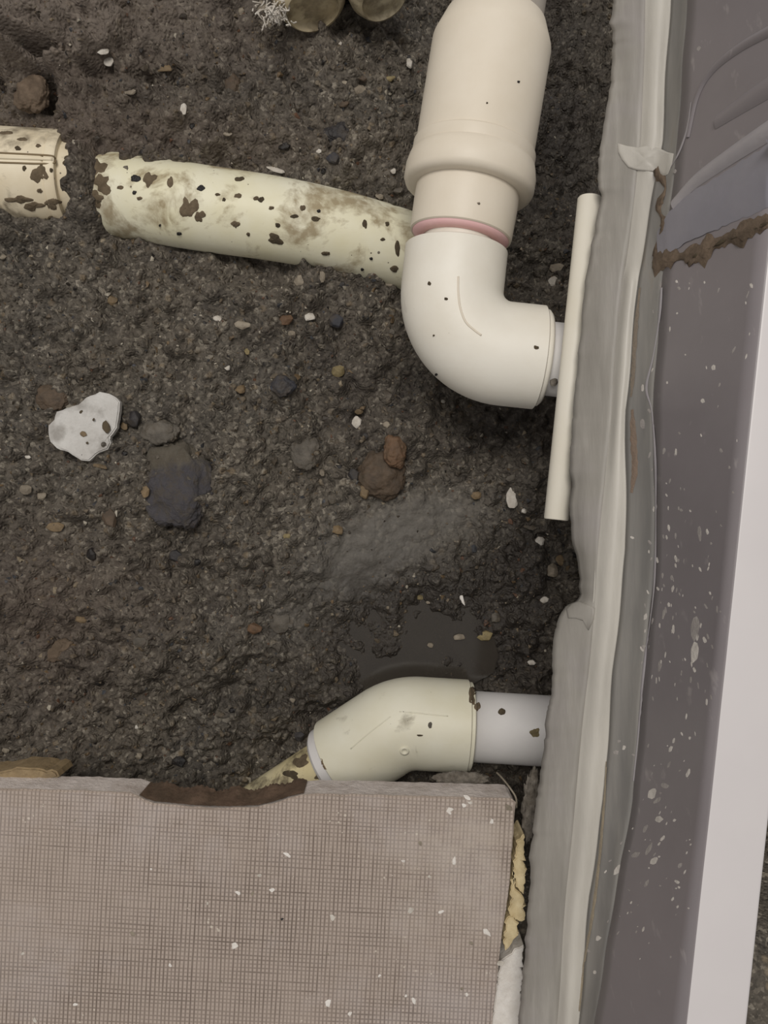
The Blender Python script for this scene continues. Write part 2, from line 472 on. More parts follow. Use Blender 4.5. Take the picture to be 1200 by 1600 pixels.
rows = list(range(-80, 1701, 8))
fine_rows = list(range(-80, 1701, 4))
def lerp_pts(a, b, n, bul=0.0, bdir=Vector((-0.35, 0, 0.94))):
    return [a.lerp(b, k / n) + bdir * (bul * math.sin(math.pi * k / n) ** 1.6) for k in range(n + 1)]

gf = NT('grey_sealed_flange')
fn_ = gf.noise(1, 5, 0.6, gf.mapping((120, 14, 60), (0, 0, math.radians(-5.5))))
c = gf.ramp(fn_, [(0.3, lin(128, 124, 117)), (0.55, lin(142, 138, 131)), (0.75, lin(162, 158, 151))])
c = gf.mix(gf.math('MULTIPLY', gf.ramp(gf.noise(26, 5), [(0.5, 0.0), (0.75, 1.0)]), 0.4), c, lin(146, 140, 142))
M['flange'] = gf.done(c, 0.5, gf.bump(fn_, 0.35, 0.0015), 0.45)
gr_ = NT('pale_sealant_bead')
n_ = gr_.noise(1, 5, 0.6, gr_.mapping((90, 16, 60), (0, 0, math.radians(-5.5))))
M['bead'] = gr_.done(gr_.ramp(n_, [(0.3, lin(172, 168, 160)), (0.7, lin(190, 186, 177))]), 0.45, gr_.bump(n_, 0.3, 0.0015), 0.45)
gg = NT('stained_groove')
n_ = gg.noise(1, 5, 0.6, gg.mapping((150, 10, 60), (0, 0, math.radians(-5.5))))
c = gg.ramp(n_, [(0.35, lin(118, 116, 113)), (0.6, lin(136, 133, 128)), (0.74, lin(132, 122, 110))])
M['wgroove'] = gg.done(c, 0.5, gg.bump(n_, 0.3, 0.001), 0.45)
gp = NT('grey_plastic_panel')
n_ = gp.noise(30, 5, 0.6); n2_ = gp.noise(700, 2)
c = gp.mix(n_, lin(115, 109, 111), lin(129, 123, 125))
c = gp.mix(gp.math('MULTIPLY', gp.ramp(gp.noise(1, 3, 0.6, gp.mapping((500, 60, 60), (0.3, 0.2, 0.4))), [(0.64, 0.0), (0.74, 1.0)]), 0.35), c, lin(175, 168, 165))
M['panel'] = gp.done(c, 0.42, gp.bump(n2_, 0.05, 0.0005), 0.5)
gw = NT('white_rim_plastic')
c = gw.mix(gw.noise(25, 4), lin(192, 188, 189), lin(202, 198, 198))
M['rim'] = gw.done(c, 0.42, gw.bump(gw.noise(300, 2), 0.05, 0.0005), 0.45)
gs = NT('bluish_silicone')
M['silicone'] = gs.done(gs.mix(gs.noise(40, 4), lin(118, 117, 126), lin(136, 133, 139)), 0.4, gs.bump(gs.noise(90, 4), 0.3, 0.0015), 0.5)

gs = NT('pale_silicone')
M['silbead'] = gs.done(gs.mix(gs.noise(40, 4), lin(140, 136, 140), lin(158, 153, 154)), 0.4, gs.bump(gs.noise(90, 4), 0.3, 0.0015), 0.5)
wb = P(1000, 900, 0.40); wb.z = gz(wb.x, wb.y)
wall = thing('basin_wall', wb, 'grey plastic basin wall with torn lower flange and white top rim along the right', 'basin wall')
def f_flange(y):
    e, rl, rr, ln, rim = wall_row(y)
    return lerp_pts(P(e, y, D_E), P(rl + 3, y, D_RL), 7, 0.0012 + 0.0008 * math.sin(y * 0.017))
def f_bead(y):
    e, rl, rr, ln, rim = wall_row(y)
    b = 0.0034 * (1 - 0.75 * float(np.interp(y, [255, 285, 415, 440], [0, 1, 1, 0])))
    return lerp_pts(P(rl, y, D_RL + 0.001), P(rr, y, D_RR + 0.001), 10, b)
def f_groove(y):
    e, rl, rr, ln, rim = wall_row(y)
    return lerp_pts(P(rr - 2, y, D_RR), P(ln, y, D_LN), 6, -0.0012)
def f_panel(y):
    e, rl, rr, ln, rim = wall_row(y)
    return lerp_pts(P(ln - 1, y, D_LN), P(rim, y, D_RIM), 8, 0.0)
def f_rim(y):
    rim = wall_row(y)[4]
    pts = []
    A = P(rim, y, D_RIM); B = P(rim + 98, y, D_RIM)
    r = 0.0014
    pts.append(A + Vector((0.0004, 0, -0.004)))
    for k in range(5):
        a = math.pi / 2 * k / 4
        pts.append(A + Vector((r - r * math.cos(a), 0, -r + r * math.sin(a))))
    for k in range(5):
        a = math.pi / 2 * k / 4
        pts.append(B + Vector((-r + r * math.sin(a), 0, -r + r * math.cos(a))))
    pts.append(B + Vector((0, 0, -0.11)))
    pts.append(B + Vector((0, 0, -0.27)))
    return pts
flange = strip('flange', f_flange, fine_rows, M['flange'], wall, 0.003)
bead = strip('sealant_bead', f_bead, rows, M['bead'], wall)
groove = strip('groove', f_groove, rows, M['wgroove'], wall, 0.002)
panel = strip('side_panel', f_panel, rows, M['panel'], wall, 0.002)
rim = strip('rim', f_rim, rows, M['rim'], wall)
autosmooth(rim, 50)
wall_bvh = []
for o in (flange, bead, groove, panel):
    wall_bvh.append(BVHTree.FromPolygons([v.co.copy() for v in o.data.vertices], [tuple(p.vertices) for p in o.data.polygons]))
def bvh_hit(trees, px, py):
    o, d = ray(px, py); best = None
    for t in trees:
        h = t.ray_cast(o, d)
        if h[0] is not None and (best is None or h[3] < best[2]): best = (h[0], h[1] if h[1].dot(d) < 0 else -h[1], h[3])
    return best
def whit(px, py): return bvh_hit(wall_bvh, px, py)

# smears of silicone, torn strip and grime at the wall's upper joint
def wall_ridge(name, pts, rpx, mat, flat=0.45, taper=None, rough=0.0, seed=1):
    """a low ridge lying on the wall along a pixel path"""
    hits = []
    for p in catmull([Vector((x, y, 0)) for x, y in pts], 8):
        h = whit(p.x, p.y)
        if h: hits.append(h)
    r = np.random.default_rng(seed); verts = []; faces = []; S = 9
    for i, (p, n, _) in enumerate(hits):
        q = hits[min(i + 1, len(hits) - 1)][0] - hits[max(i - 1, 0)][0]
        if q.length < 1e-9: q = Vector((1, 0, 0))
        q.normalize(); b = q.cross(n).normalized()
        t = i / (len(hits) - 1)
        w = rpx * (H - p.z) / F * (taper(t) if taper else math.sin(math.pi * min(max(t, 0.06), 0.94)) ** 0.5)
        for s in range(S):
            u = -1 + 2 * s / (S - 1)
            jit = 1 + rough * r.normal() if rough else 1
            verts.append(p + b * (u * w * jit) + n * (w * flat * (1 - u * u) * jit + 0.00012))
    for i in range(len(hits) - 1):
        for s in range(S - 1):
            a = i * S + s; faces.append((a, a + 1, a + S + 1, a + S))
    me = mesh_from(name, verts, faces)
    bm = bmesh.new(); bm.from_mesh(me); bmesh.ops.recalc_face_normals(bm, faces=bm.faces)
    if sum(f.normal.z for f in bm.faces) < 0: bmesh.ops.reverse_faces(bm, faces=bm.faces)
    bm.to_mesh(me); bm.free()
    return link(name, me, mat, wall)
sm = wall_ridge('silicone_smear', [(1052, 320), (1085, 285), (1130, 252), (1170, 225), (1215, 196)], 15, M['silbead'], 0.4, lambda t: 0.7 + 0.6 * t)
tag(sm, 'bluish diagonal silicone ridge')
wall_ridge('silicone_smear', [(1030, 388), (1060, 352), (1110, 322), (1160, 296), (1215, 268)], 46, M['silicone'], 0.10, lambda t: 0.7 + 0.5 * t, 0.03)
wall_ridge('silicone_smear', [(1075, 215), (1090, 150), (1115, 108), (1160, 72), (1215, 42)], 9, M['panel'], 0.55, lambda t: 0.5 + 0.6 * t)
wall_ridge('silicone_smear', [(1120, 190), (1165, 160), (1215, 128)], 20, M['panel'], 0.35, lambda t: 0.6 + 0.4 * t)
wall_ridge('silicone_smear', [(1048, 262), (1062, 236), (1074, 200), (1080, 160)], 3, M['silbead'], 0.2)
gm = wall_ridge('grime_seam', [(1022, 408), (1052, 402), (1090, 396), (1125, 378), (1165, 362), (1215, 338)], 17, M['grime'], 0.22, lambda t: 0.8 + 0.35 * math.sin(t * 17) + 0.15 * math.sin(t * 41), 0.2, 3)
wall_ridge('grime_seam', [(1085, 402), (1105, 392), (1130, 378), (1165, 366), (1215, 342)], 4, M['darkmud'], 0.9, lambda t: 0.8 + 0.4 * math.sin(t * 29), 0.2, 13)
tag(gm, 'brown crumbly grime along the wall joint')
wall_ridge('grime_seam', [(1026, 262), (1040, 292), (1030, 325), (1038, 352), (1026, 385), (1030, 415)], 9, M['grime'], 0.4, lambda t: 0.7 + 0.4 * math.sin(t * 23), 0.2, 4)
def wall_patch(name, poly, mat, hpx=2.0, label=None):
    """thin raised flake with a given pixel outline, laid on the wall"""
    cx = sum(p[0] for p in poly) / len(poly); cy = sum(p[1] for p in poly) / len(poly)
    n_p = len(poly); vs_, fs_ = [], []
    def pt(x, y, hh):
        q = whit(x, y); k_ = (H - q[0].z) / F
        return q[0] + q[1] * (hh * k_)
    vs_.append(pt(cx, cy, hpx))
    for f_, h_ in ((0.3, 1), (0.6, 1), (0.85, 0.95), (0.97, 0.8), (1.0, 0.05)):
        for x, y in poly: vs_.append(pt(cx + (x - cx) * f_, cy + (y - cy) * f_, hpx * h_))
    for k in range(n_p): fs_.append((0, 1 + k, 1 + (k + 1) % n_p))
    for r_ in range(4):
        for k in range(n_p):
            b_ = 1 + r_ * n_p; fs_.append((b_ + k, b_ + n_p + k, b_ + n_p + (k + 1) % n_p, b_ + (k + 1) % n_p))
    me = mesh_from(name, vs_, fs_)
    bm = bmesh.new(); bm.from_mesh(me); bmesh.ops.recalc_face_normals(bm, faces=bm.faces)
    if sum(f.normal.z for f in bm.faces) < 0: bmesh.ops.reverse_faces(bm, faces=bm.faces)
    bm.to_mesh(me); bm.free()
    o = link(name, me, mat, wall)
    if label: o['label'] = label
    return o
wall_patch('torn_strip', [(965, 224), (978, 228), (996, 231), (1012, 228), (1030, 232), (1044, 238), (1053, 240), (1050, 258), (1044, 272), (1034, 278), (1024, 270), (1008, 267), (994, 266), (982, 262), (972, 250), (966, 238)], M['bead'], 3.0, 'pale torn end of a sealant strip')
wall_patch('torn_strip', [(885, 952), (893, 944), (905, 940), (918, 944), (930, 950), (928, 968), (920, 985), (912, 970), (900, 966), (888, 966)], M['flange'], 2.5)
wall_ridge('torn_strip', [(1034, 450), (1030, 500), (1020, 560), (1010, 606), (1019, 645), (1024, 720), (1025, 800), (1024, 880), (1020, 940), (1008, 1030), (1000, 1120), (990, 1220)], 3.4, M['silbead'], 0.3, lambda t: 0.8 + 0.3 * math.sin(t * 31))
wall_ridge('rust_streak', [(1000, 450), (993, 520), (990, 580), (986, 620)], 5, stone('brownstain', lin(132, 120, 106), lin(120, 110, 98), dirt=0.0), 0.06, None, 0.15, 6)
rs = wall_ridge('rust_streak', [(988, 640), (990, 680), (992, 730), (987, 770)], 7, stone('rustcol', lin(130, 112, 97), lin(118, 104, 92), dirt=0.0), 0.06, None, 0.15, 7)
tag(rs, 'rusty brown streak')
wall_ridge('rust_streak', [(948, 1190), (943, 1270), (936, 1350), (926, 1430), (914, 1500), (905, 1580)], 3.2, stone('ochre', lin(146, 134, 114), lin(130, 120, 104), dirt=0.0), 0.1, None, 0.15, 8)

# paint splatter on the panel
splat_meshes = [rock_mesh('splatter', 20, 100 + k, 0.3) for k in range(6)]
for m_ in splat_meshes: m_.materials.append(M['splat'])
def orient(o, n, ang):
    q = n.to_track_quat('Z', 'Y').to_matrix().to_4x4() @ Matrix.Rotation(ang, 4, 'Z')
    return q
def put_fleck(mesh, name, parent, hit, w, h, ang, hz=None, mat=None):
    p, n, _ = hit
    o = bpy.data.objects.new(name, mesh); COL.objects.link(o)
    k = (H - p.z) / F
    R = orient(o, n, ang)
    S = Matrix.Diagonal((w * k / 2, h * k / 2, (hz if hz else min(w, h) * 0.5) * k, 1))
    base = Matrix.Translation(-Vector(parent.location)) if parent is not None else Matrix.Identity(4)
    o.matrix_world = base @ Matrix.Translation(p) @ R @ S
    if parent is not None: o.parent = parent
    if mat: 
        o.material_slots[0].link = 'OBJECT'; o.material_slots[0].material = mat
    return o
listed = [(1004, 606, 9), (1004, 664, 13), (988, 840, 6), (1061, 450, 8), (1045, 825, 8), (1093, 833, 18), (1056, 873, 10), (1035, 900, 7), (1028, 920, 8), (1103, 947, 10), (1045, 945, 7), (1037, 959, 12), (1052, 983, 11),
          (1085, 985, 30), (1101, 1000, 10), (1113, 1010, 7), (1085, 1020, 26), (1031, 1040, 14), (1030, 1061, 6), (967, 1158, 8), (974, 1168, 9), (963, 1175, 9), (1048, 1170, 11), (1045, 1195, 11), (1075, 1208, 14), (1040, 1228, 22),
          (1019, 1240, 24), (1027, 1250, 22), (1030, 1280, 20), (1008, 1295, 15), (1035, 1310, 14), (1015, 1325, 24), (1022, 1345, 20), (993, 1335, 22), (966, 1358, 22), (953, 1345, 7), (946, 1362, 6), (1063, 1352, 12), (1058, 1378, 12), (1010, 1380, 14), (934, 1466, 18), (918, 1485, 10), (929, 1519, 10), (1055, 268, 8), (1124, 313, 7), (1092, 75, 8)]
pr = np.random.default_rng(5)
extra = []
while len(extra) < 190:
    y = pr.uniform(440, 1500); _, _, _, ln, rm = wall_row(y)
    if pr.random() > 0.35 + 0.65 * math.exp(-((y - 1000) / 330) ** 2): continue
    extra.append((pr.uniform(ln - 12, rm - 12), y, pr.choice([3.5, 4, 5, 6, 8])))
for k, (x, y, s) in enumerate(listed + extra):
    h = whit(x, y)
    if not h: continue
    el = pr.uniform(0.5, 0.9) if y < 1180 else pr.uniform(0.3, 0.6)
    ang = math.radians(pr.uniform(-35, 75) if y < 1150 else pr.uniform(100, 150))
    put_fleck(splat_meshes[k % 6], 'paint_splatter', wall, h, s * 1.7, s * el * 1.25, ang, 0.9, M['splat'] if k % 2 == 0 else M['dullsplat'])

# ------------------------------------------------------------ upper pipe run (elbow + coupling)
D1 = 0.45; u1 = D1 / F
C1 = P(697, 544, D1)
up1 = Vector((0.105, 1, 0)).normalized(); rt1 = Vector((1, -0.105, 0)).normalized()
asm = thing('pipe_elbow_run', (C1.x, C1.y, gz(C1.x, C1.y)), 'white plastic drain elbow with a thick coupling above it and pink primer ring', 'pipe')
R1 = 80 * u1; BR = 92 * u1
def elbow_path(C, da, db, R, br, La, Lb, lip=0.03, inner=0.8, rim_ch=0.02):
    """da, db: unit directions from corner to both rims"""
    path = []
    ang = math.acos(max(-1, min(1, (-da).dot(db))))
    cut = br * math.tan(ang / 2)
    A = C + da * cut; B = C + db * cut
    ax = (-da).cross(db).normalized()
    cen = A + ((da + db).normalized() - da * (da + db).normalized().dot(da)).normalized() * br
    t = -da
    for tt, rr in ((-0.25, inner), (0, inner), (0, 1 - lip), (rim_ch, 1.0)):
        path.append((C + da * (La - tt * R), t, R * rr))
    n = 20
    for k in range(n + 1):
        m = Matrix.Rotation(ang * k / n, 3, ax)
        path.append((cen + m @ (A - cen), m @ t, R))
    for tt, rr in ((rim_ch, 1.0), (0, 1 - lip), (0, inner), (-0.25, inner)):
        path.append((C + db * (Lb - tt * R), db, R * rr))
    # fix inner socket depth sign
    path[0] = (C + da * (La - 0.25 * R), t, R * inner)
    path[-1] = (C + db * (Lb - 0.25 * R), db, R * inner)
    return path
ep = elbow_path(C1, up1, rt1, R1, BR, 155 * u1, 146 * u1)
elb = autosmooth(link('elbow', sweep_mesh('elbow', ep, 72, (True, True)), M['pvc'], asm), 40)
elb_bvh = BVHTree.FromPolygons([v.co.copy() for v in elb.data.vertices], [tuple(p.vertices) for p in elb.data.polygons])
# moulded line on the elbow
ml = []
for px, py in [(716, 432), (716, 455), (719, 480), (727, 502), (740, 515), (752, 524)]:
    h = bvh_hit([elb_bvh], px, py); ml.append(h[0] + h[1] * 0.00005)
mo = link('moulding_line', curve_tube('moulding_line', ml, 0.00055, 6, 8), M['pvc_tan'], elb); mo.matrix_parent_inverse = Matrix.Identity(4); mo.location = (0, 0, 0)
# ring glued in the right-hand socket and the pipe stub behind it
link('socket_ring', lathe('socket_ring', C1 + rt1 * (142 * u1), rt1, [(0, R1 * .8), (0, R1 * .93), (9 * u1, R1 * .93), (13 * u1, R1 * .88), (13 * u1, R1 * .7)]), M['pvc'], asm)
link('pipe_stub', lathe('pipe_stub', C1 + rt1 * (120 * u1), rt1, [(0, 57 * u1), (170 * u1, 57 * u1)]), M['pvc_white'], asm)
# neck and coupling
N0 = C1 + up1 * (140 * u1)
A2 = P(717, 384, D1); d2 = Vector((0.163, 1, 0.0)).normalized()
autosmooth(link('neck_pipe', sweep_mesh('neck_pipe', [(N0, up1, 57 * u1), (A2 - d2 * 2 * u1, up1, 57 * u1), (A2 + d2 * 60 * u1, d2, 57 * u1)], 64), M['pvc'], asm))
autosmooth(link('collar', lathe('collar', A2, d2, [(24 * u1, 56 * u1), (20 * u1, 58 * u1), (18 * u1, 70 * u1), (15 * u1, 74 * u1), (13.4 * u1, 76.5 * u1), (15 * u1, 79 * u1), (20 * u1, 80 * u1), (60 * u1, 81 * u1), (100 * u1, 81 * u1)], 72), M['pvc_tan'], asm), 45)
po = link('primer_ring', lathe('primer_ring', A2, d2, [(24 * u1, 56 * u1), (7 * u1, 57.5 * u1), (8.5 * u1, 66 * u1), (13 * u1, 75.5 * u1), (18 * u1, 76.5 * u1)], 72), M['primer'], asm)
tag(po, 'pink primer stain around the collar end')
autosmooth(link('flange_ring', lathe('flange_ring', A2, d2, [(84 * u1, 76 * u1), (84 * u1, 92 * u1), (87 * u1, 99 * u1), (94 * u1, 102 * u1), (112 * u1, 102 * u1), (124 * u1, 99.5 * u1), (131 * u1, 97.5 * u1), (133 * u1, 95 * u1), (133 * u1, 88 * u1)], 72), M['pvc_tan'], asm), 50)
autosmooth(link('coupling_body', lathe('coupling_body', A2, d2, [(100 * u1, 88 * u1), (131 * u1, 96 * u1), (149 * u1, 96 * u1), (152 * u1, 92.6 * u1), (314 * u1, 93 * u1), (319 * u1, 92 * u1), (353 * u1, 79 * u1), (355 * u1, 77 * u1), (355 * u1, 60 * u1)], 72), M['pvc_tan'], asm), 28)
autosmooth(link('upper_pipe', lathe('upper_pipe', A2, d2, [(340 * u1, 73 * u1), (520 * u1, 73 * u1)], 64), M['greypipe'], asm))

# ------------------------------------------------------------ lower bend
D2 = 0.52; u2 = D2 / F
C2 = P(626, 1128, D2)
rt2 = Vector((1, -0.06, 0)).normalized()
lf2 = Vector((-95, -67, -22)).normalized()
low = thing('pipe_bend_run', (C2.x, C2.y, gz(C2.x, C2.y)), 'cream plastic pipe bend with a white pipe, tucked under the tile edge', 'pipe')
R2 = 71 * u2
bend = autosmooth(link('bend', sweep_mesh('bend', elbow_path(C2, rt2, lf2, R2, 80 * u2, 104 * u2, 118 * u2), 64), M['pvc_bend'], low), 40)
autosmooth(link('socket_ring', lathe('socket_ring', C2 + rt2 * (100 * u2), rt2, [(0, R2 * .8), (0, R2 * .95), (9 * u2, R2 * .95), (11 * u2, R2 * .9), (11 * u2, R2 * .7)]), M['pvc_bend'], low))
link('white_pipe', lathe('white_pipe', C2 + rt2 * (80 * u2), rt2, [(0, 54 * u2), (330 * u2, 54 * u2)]), M['pvc_white'], low)
autosmooth(link('bushing', lathe('bushing', C2 + lf2 * (112 * u2), lf2, [(0, R2 * .8), (0, R2 * .9), (22 * u2, R2 * .9), (27 * u2, R2 * .84), (27 * u2, R2 * .6)]), M['pvc_white'], low))
dp = link('caked_pipe', lathe('caked_pipe', C2 + lf2 * (110 * u2), lf2, [(0, 48 * u2)] + [(k * 10 * u2, 48 * u2) for k in range(1, 20)]), M['pvc_dirty'], low)
tag(dp, 'mud-caked yellowed pipe end')
bend_bvh = BVHTree.FromPolygons([v.co.copy() for v in bend.data.vertices], [tuple(p.vertices) for p in bend.data.polygons])
ml = []
for px, py in [(624, 1112), (650, 1114), (676, 1117), (700, 1119)]:
    h = bvh_hit([bend_bvh], px, py); ml.append(h[0])
link('moulding_line', curve_tube('moulding_line', ml, 0.0004, 6, 8), M['pvc_bend'], low)
ml = []
for px, py in [(610, 1120), (590, 1135), (565, 1155), (548, 1170)]:
    h = bvh_hit([bend_bvh], px, py); ml.append(h[0])
link('moulding_line', curve_tube('moulding_line', ml, 0.0004, 6, 8), M['pvc_bend'], low)
h = bvh_hit([bend_bvh], 632, 1173)
link('gate_mark', lathe('gate_mark', h[0] - h[1] * 0.001, h[1], [(0, 7 * u2), (0.0018, 7 * u2), (0.0018, 4 * u2), (0.0012, 3 * u2)], 20), M['pvc_bend'], low)

# ------------------------------------------------------------ thin tube beside the wall
T0 = P(922, 309, 0.42); T1 = P(869, 812, 0.42)
tb = link('plastic_tube', lathe('plastic_tube', T0, T1 - T0, [(0.02, 0.0045), (0, 0.0045), (0, 0.0058), (0.0008, 0.0064), ((T1 - T0).length - 0.0006, 0.0064), ((T1 - T0).length, 0.0060), ((T1 - T0).length, 0.0045), ((T1 - T0).length - 0.02, 0.0045)], 40), M['pvc_tube'])
autosmooth(tb, 40)
tag(tb, 'slim straight cream plastic tube leaning along the torn edge of the basin wall', 'tube')

# ------------------------------------------------------------ long pipe half buried at the left
D3 = 0.5
ax = [P(100, 291, 0.512), P(150, 300, 0.508), (P(240, 314, 0.502)), P(330, 328, 0.499), P(420, 341, 0.500), P(500, 356, 0.505), P(580, 376, 0.513), P(640, 394, 0.522), P(700, 415, 0.535)]
cl = catmull(ax, 8)
path = []
for i, p in enumerate(cl):
    t = cl[min(i + 1, len(cl) - 1)] - cl[max(i - 1, 0)]
    path.append((p, t, 0.0262 - 0.002 * (i / len(cl))))
lp = thing('long_pipe', (ax[4].x, ax[4].y, gz(ax[4].x, ax[4].y)), 'long cream plastic pipe spattered with mud, half buried and curving toward the elbow', 'pipe')
lpo = link('pipe_body', sweep_mesh('pipe_body', path, 56), M['pvc_cream'], lp)
cp = thing('pipe_coupling', P(40, 282, 0.5), 'muddy cream coupling sleeve at the left edge, before the long pipe', 'pipe')
cA = P(-140, 268, 0.5); cd = (P(108, 282, 0.5) - cA); cL = cd.length
cpo = autosmooth(link('sleeve', lathe('sleeve', cA, cd, [(0, .029), (cL - .006, .029), (cL - .005, .0283), (cL - .0045, .0283), (cL - .004, .029), (cL + 0.001, .029), (cL + .002, .0283), (cL + .002, .0245), (cL + .012, .0245)], 56), M['pvc_left'], cp), 35)
lp_bvh = BVHTree.FromPolygons([v.co.copy() for v in lpo.data.vertices], [tuple(p.vertices) for p in lpo.data.polygons])
cp_bvh = BVHTree.FromPolygons([v.co.copy() for v in cpo.data.vertices], [tuple(p.vertices) for p in cpo.data.polygons])
pts = [bvh_hit([cp_bvh], x, y)[0] for x, y in [(-30, 244), (0, 246), (30, 247), (60, 248), (82, 249)]]
link('raised_line', curve_tube('raised_line', pts, 0.0011, 4, 8), M['pvc_left'], cp)
pts = [bvh_hit([cp_bvh], x, y)[0] for x, y in [(-30, 252), (0, 254), (30, 255), (60, 256), (84, 255), (86, 249), (82, 244), (60, 242), (0, 239)]]
link('groove_line', curve_tube('groove_line', pts, 0.0006, 4, 6), M['groove'], cp)
mud_meshes = [rock_mesh('mud', 26, 200 + k, 0.5) for k in range(6)]
for m_ in mud_meshes:
    m_.materials.append(M['mud'])
    m_.polygons.foreach_set('use_smooth', [True] * len(m_.polygons))
def mud(parent, tree, lst, name='mud_crumb'):
    for k, (x, y, w, hh, mt) in enumerate(lst):
        r_ = np.random.default_rng(int(x * 3 + y)); NA = 22
        small = min(w, hh) < 12 or mt == 'black'
        amp = 0.12 if small else 0.30
        ph = r_.uniform(0, 6.28, 5); am = r_.uniform(0.4, 1, 5) * amp
        rad = lambda a: 1 + sum(am[q] * math.sin((q + 2) * a + ph[q]) / (1 + 0.35 * q) for q in range(5))
        base = bvh_hit(tree, x, y)
        if not base: continue
        kk = (H - base[0].z) / F; hz = (1.8 if small else 1.3) * kk
        vs_, fs_ = [], []
        def pt(px_, py_, h_):
            q = bvh_hit(tree, px_, py_)
            if not q or (q[0] - base[0]).length > 40 * kk: q = base
            return q[0] + q[1] * h_
        vs_.append(pt(x, y, hz))
        for ring, (f_, h_) in enumerate(((0.35, 1.0), (0.65, 0.9), (0.88, 0.55), (1.0, -0.2))):
            for a_ in range(NA):
                an = 2 * math.pi * a_ / NA; rr = rad(an) * f_ * 0.5
                vs_.append(pt(x + math.cos(an) * w * rr, y + math.sin(an) * hh * rr, hz * h_ * (1 + (0.35 * r_.normal() if ring < 3 else 0))))
        for a_ in range(NA): fs_.append((0, 1 + a_, 1 + (a_ + 1) % NA))
        for ring in range(3):
            for a_ in range(NA):
                b_ = 1 + ring * NA; fs_.append((b_ + a_, b_ + NA + a_, b_ + NA + (a_ + 1) % NA, b_ + (a_ + 1) % NA))
        bm_ = bmesh.new(); me_ = mesh_from(name, vs_, fs_); bm_.from_mesh(me_); bmesh.ops.recalc_face_normals(bm_, faces=bm_.faces)
        if sum(f.normal.dot(base[1]) for f in bm_.faces) < 0: bmesh.ops.reverse_faces(bm_, faces=bm_.faces)
        bm_.to_mesh(me_); bm_.free()
        link(name, me_, M[mt], parent)
mud(lp, [lp_bvh], [(150, 262, 30, 26, 'mud'), (160, 288, 26, 30, 'mud'), (150, 310, 22, 26, 'mud'), (212, 279, 16, 12, 'black'), (233, 280, 18, 24, 'mud'), (210, 301, 7, 7, 'black'), (314, 294, 14, 9, 'black'), (374, 280, 16, 7, 'darkmud'),
                   (295, 325, 26, 34, 'mud'), (312, 338, 16, 18, 'mud'), (430, 374, 24, 16, 'darkmud'), (434, 352, 8, 8, 'darkmud'), (493, 342, 15, 8, 'darkmud'), (498, 330, 6, 6, 'black'), (509, 396, 16, 6, 'darkmud'), (460, 338, 14, 6, 'darkmud'),
                   (280, 365, 9, 5, 'black'), (368, 350, 14, 10, 'mud'), (388, 366, 6, 6, 'darkmud'), (152, 315, 12, 9, 'darkmud'), (570, 350, 8, 14, 'darkmud'), (598, 374, 8, 5, 'darkmud'), (621, 388, 9, 24, 'darkmud'), (605, 350, 7, 7, 'darkmud'),
                   (616, 420, 14, 10, 'darkmud'), (250, 352, 4, 4, 'black'), (350, 312, 6, 6, 'darkmud'), (340, 304, 8, 5, 'mud'), (372, 306, 12, 8, 'mud'), (400, 310, 9, 7, 'mud'), (408, 312, 10, 9, 'darkmud'), (580, 404, 5, 5, 'black'), (566, 421, 5, 5, 'black'),
                   (188, 293, 10, 7, 'mud'), (218, 310, 9, 6, 'mud'), (266, 285, 10, 18, 'mud'), (424, 325, 9, 6, 'mud'), (473, 325, 9, 10, 'mud')])
mud(cp, [cp_bvh], [(61, 272, 26, 28, 'mud'), (28, 232, 10, 7, 'darkmud'), (38, 263, 6, 10, 'darkmud'), (80, 266, 5, 8, 'darkmud'), (60, 228, 9, 5, 'mud'), (62, 298, 9, 7, 'mud'), (30, 312, 40, 12, 'mud'), (52, 322, 30, 14, 'mud'), (82, 318, 26, 16, 'mud'), (80, 342, 12, 10, 'darkmud'), (10, 208, 22, 5, 'mud'), (35, 218, 16, 5, 'mud'), (104, 250, 12, 12, 'darkmud')])
# mud on the other pipes
mud(asm, [elb_bvh], [(671, 443, 5, 7, 'darkmud'), (697, 467, 6, 5, 'darkmud'), (838, 543, 9, 6, 'darkmud'), (682, 585, 4, 4, 'black'), (678, 524, 3, 3, 'darkmud')])
cb = [BVHTree.FromPolygons([v.co.copy() for v in o.data.vertices], [tuple(p.vertices) for p in o.data.polygons]) for o in bpy.data.objects if o.name.startswith(('coupling_body', 'collar'))]
mud(asm, cb, [(810, 128, 4, 4, 'black'), (761, 161, 3, 3, 'darkmud'), (748, 318, 5, 4, 'pale')])
wp = [BVHTree.FromPolygons([v.co.copy() for v in o.data.vertices], [tuple(p.vertices) for p in o.data.polygons]) for o in bpy.data.objects if o.name.startswith(('white_pipe', 'socket_ring', 'caked_pipe'))]
mud(low, wp + [bend_bvh], [(784, 1112, 11, 12, 'darkmud'), (738, 1085, 14, 26, 'mud'), (746, 1104, 10, 14, 'mud'), (836, 1145, 14, 16, 'yellow'), (656, 1149, 10, 3, 'darkmud'), (672, 1133, 7, 10, 'grey'), (470, 1190, 26, 18, 'mud'), (500, 1195, 18, 20, 'tan'), (500, 1212, 20, 14, 'mud'), (455, 1210, 24, 14, 'darkmud')])

